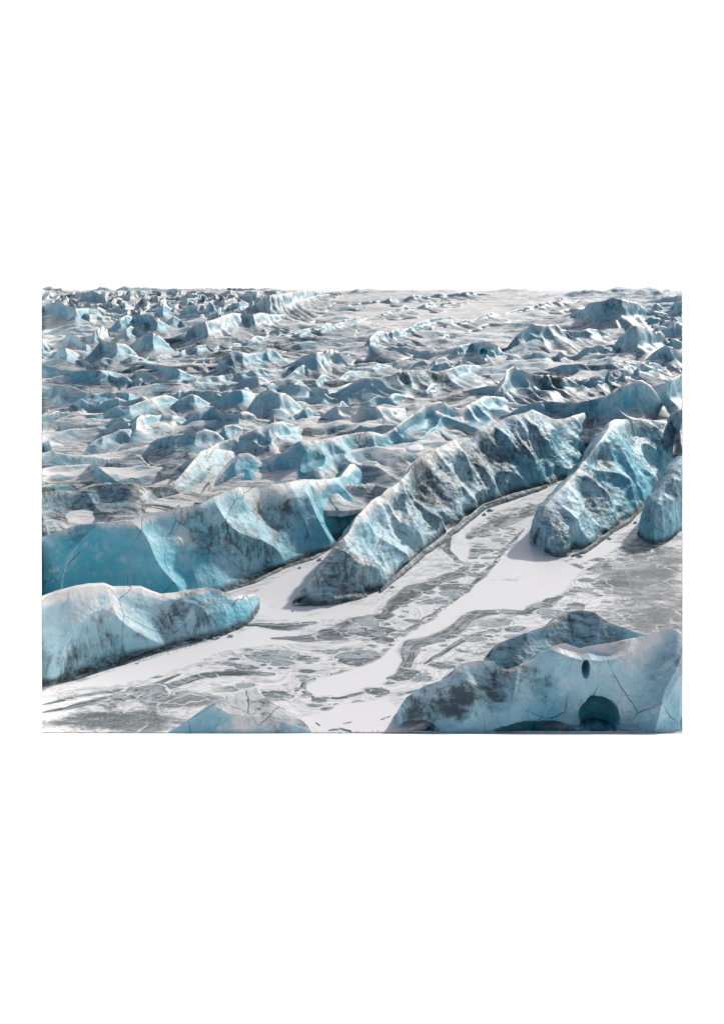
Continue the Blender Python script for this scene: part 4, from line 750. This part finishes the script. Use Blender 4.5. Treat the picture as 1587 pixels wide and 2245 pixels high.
hollow = boxblur(P[..., 2], 22) - P[..., 2]     # hollows between the ridges: silt plus painted-in trough shade
dirt += 0.20 * np.clip(hollow, -0.8, 1.6); blue += 0.10 * np.clip(hollow, 0, 1.5)
for x, y, rx, ry, a in DIRT_PX: dirt += a * np.exp(-((px - x) / rx) ** 2 - ((py - y) / ry) ** 2)
for x, y, rx, ry, a in WHITE_PX: dirt -= a * np.exp(-((px - x) / rx) ** 2 - ((py - y) / ry) ** 2)
for x, y, rx, ry, a in [(880, 660, 130, 22, .14), (1120, 700, 60, 18, .2), (960, 650, 150, 15, .1), (330, 690, 200, 40, .25), (1400, 700, 90, 50, .4)]:
    blue += a * np.exp(-((px - x) / rx) ** 2 - ((py - y) / ry) ** 2)
pad = lambda a: np.pad(a, 1, mode='edge')
o = link('glacier_surface', grid_mesh('glacier_surface', skirt(P, -2.5), {'dirt': pad(dirt), 'blue': pad(blue)}, flip=True), FIELD)
o['kind'] = 'structure'

# ------------------------------------------------------------------ sky, sun and camera
EL, AZ = 29.0, 42.0                             # sun elevation; bearing to the right of the view direction
sc = bpy.context.scene
w = bpy.data.worlds.new('World'); sc.world = w; w.use_nodes = True
t = NT(w.node_tree); bg = t.n['Background']
sky = t.node('ShaderNodeTexSky', sky_type='NISHITA', sun_disc=False)
sky.sun_elevation = math.radians(EL); sky.sun_rotation = math.radians(AZ); sky.dust_density = 3.0; sky.air_density = 1.0
tc = t.node('ShaderNodeTexCoord'); sp = t.node('ShaderNodeSeparateXYZ'); t.l.new(tc.outputs['Generated'], sp.inputs[0])
cloud = t.noise(tc.outputs['Generated'], 3.0, 5)
haze = t.node('ShaderNodeMapRange', interpolation_type='SMOOTHSTEP')
t.put(haze.inputs[0], t.add(sp.outputs[2], t.mul(t.add(cloud, -0.5), 0.15))); haze.inputs[1].default_value = 0.24; haze.inputs[2].default_value = 0.55
haze.inputs[3].default_value = 1.0; haze.inputs[4].default_value = 0.07
side = t.step(-0.15, 0.55, t.add(t.mul(sp.outputs[1], 0.9), t.mul(sp.outputs[0], 0.25)), 0.10, 1.0)
mx = t.mix(t.mul(haze.outputs[0], side), sky.outputs[0], (10.3, 10.4, 10.6)); t.l.new(mx, bg.inputs['Color']); bg.inputs['Strength'].default_value = 0.1

sun = bpy.data.lights.new('sun', 'SUN'); sun.energy = 3.9; sun.angle = math.radians(2.0); sun.color = (1.0, 0.955, 0.90)
so = bpy.data.objects.new('sun', sun); C.objects.link(so)
so.rotation_euler = (math.radians(90 - EL), 0, math.radians(180 - AZ))
cam = bpy.data.cameras.new('camera'); co = bpy.data.objects.new('camera', cam); C.objects.link(co)
co.location = (0, 0, H); co.rotation_euler = (math.radians(90), 0, 0)
cam.sensor_fit = 'VERTICAL'; cam.sensor_height = 36; cam.sensor_width = 36; cam.lens = F / 2245 * 36
cam.shift_y = -(1122.5 - YH) / 2245; cam.clip_end = 20000; cam.clip_start = 0.5
sc.camera = co
sc.view_settings.view_transform = 'Standard'; sc.view_settings.look = 'None'; sc.view_settings.exposure = 0.15; sc.view_settings.gamma = 1
sc.cycles.use_adaptive_sampling = True; sc.cycles.max_bounces = 6
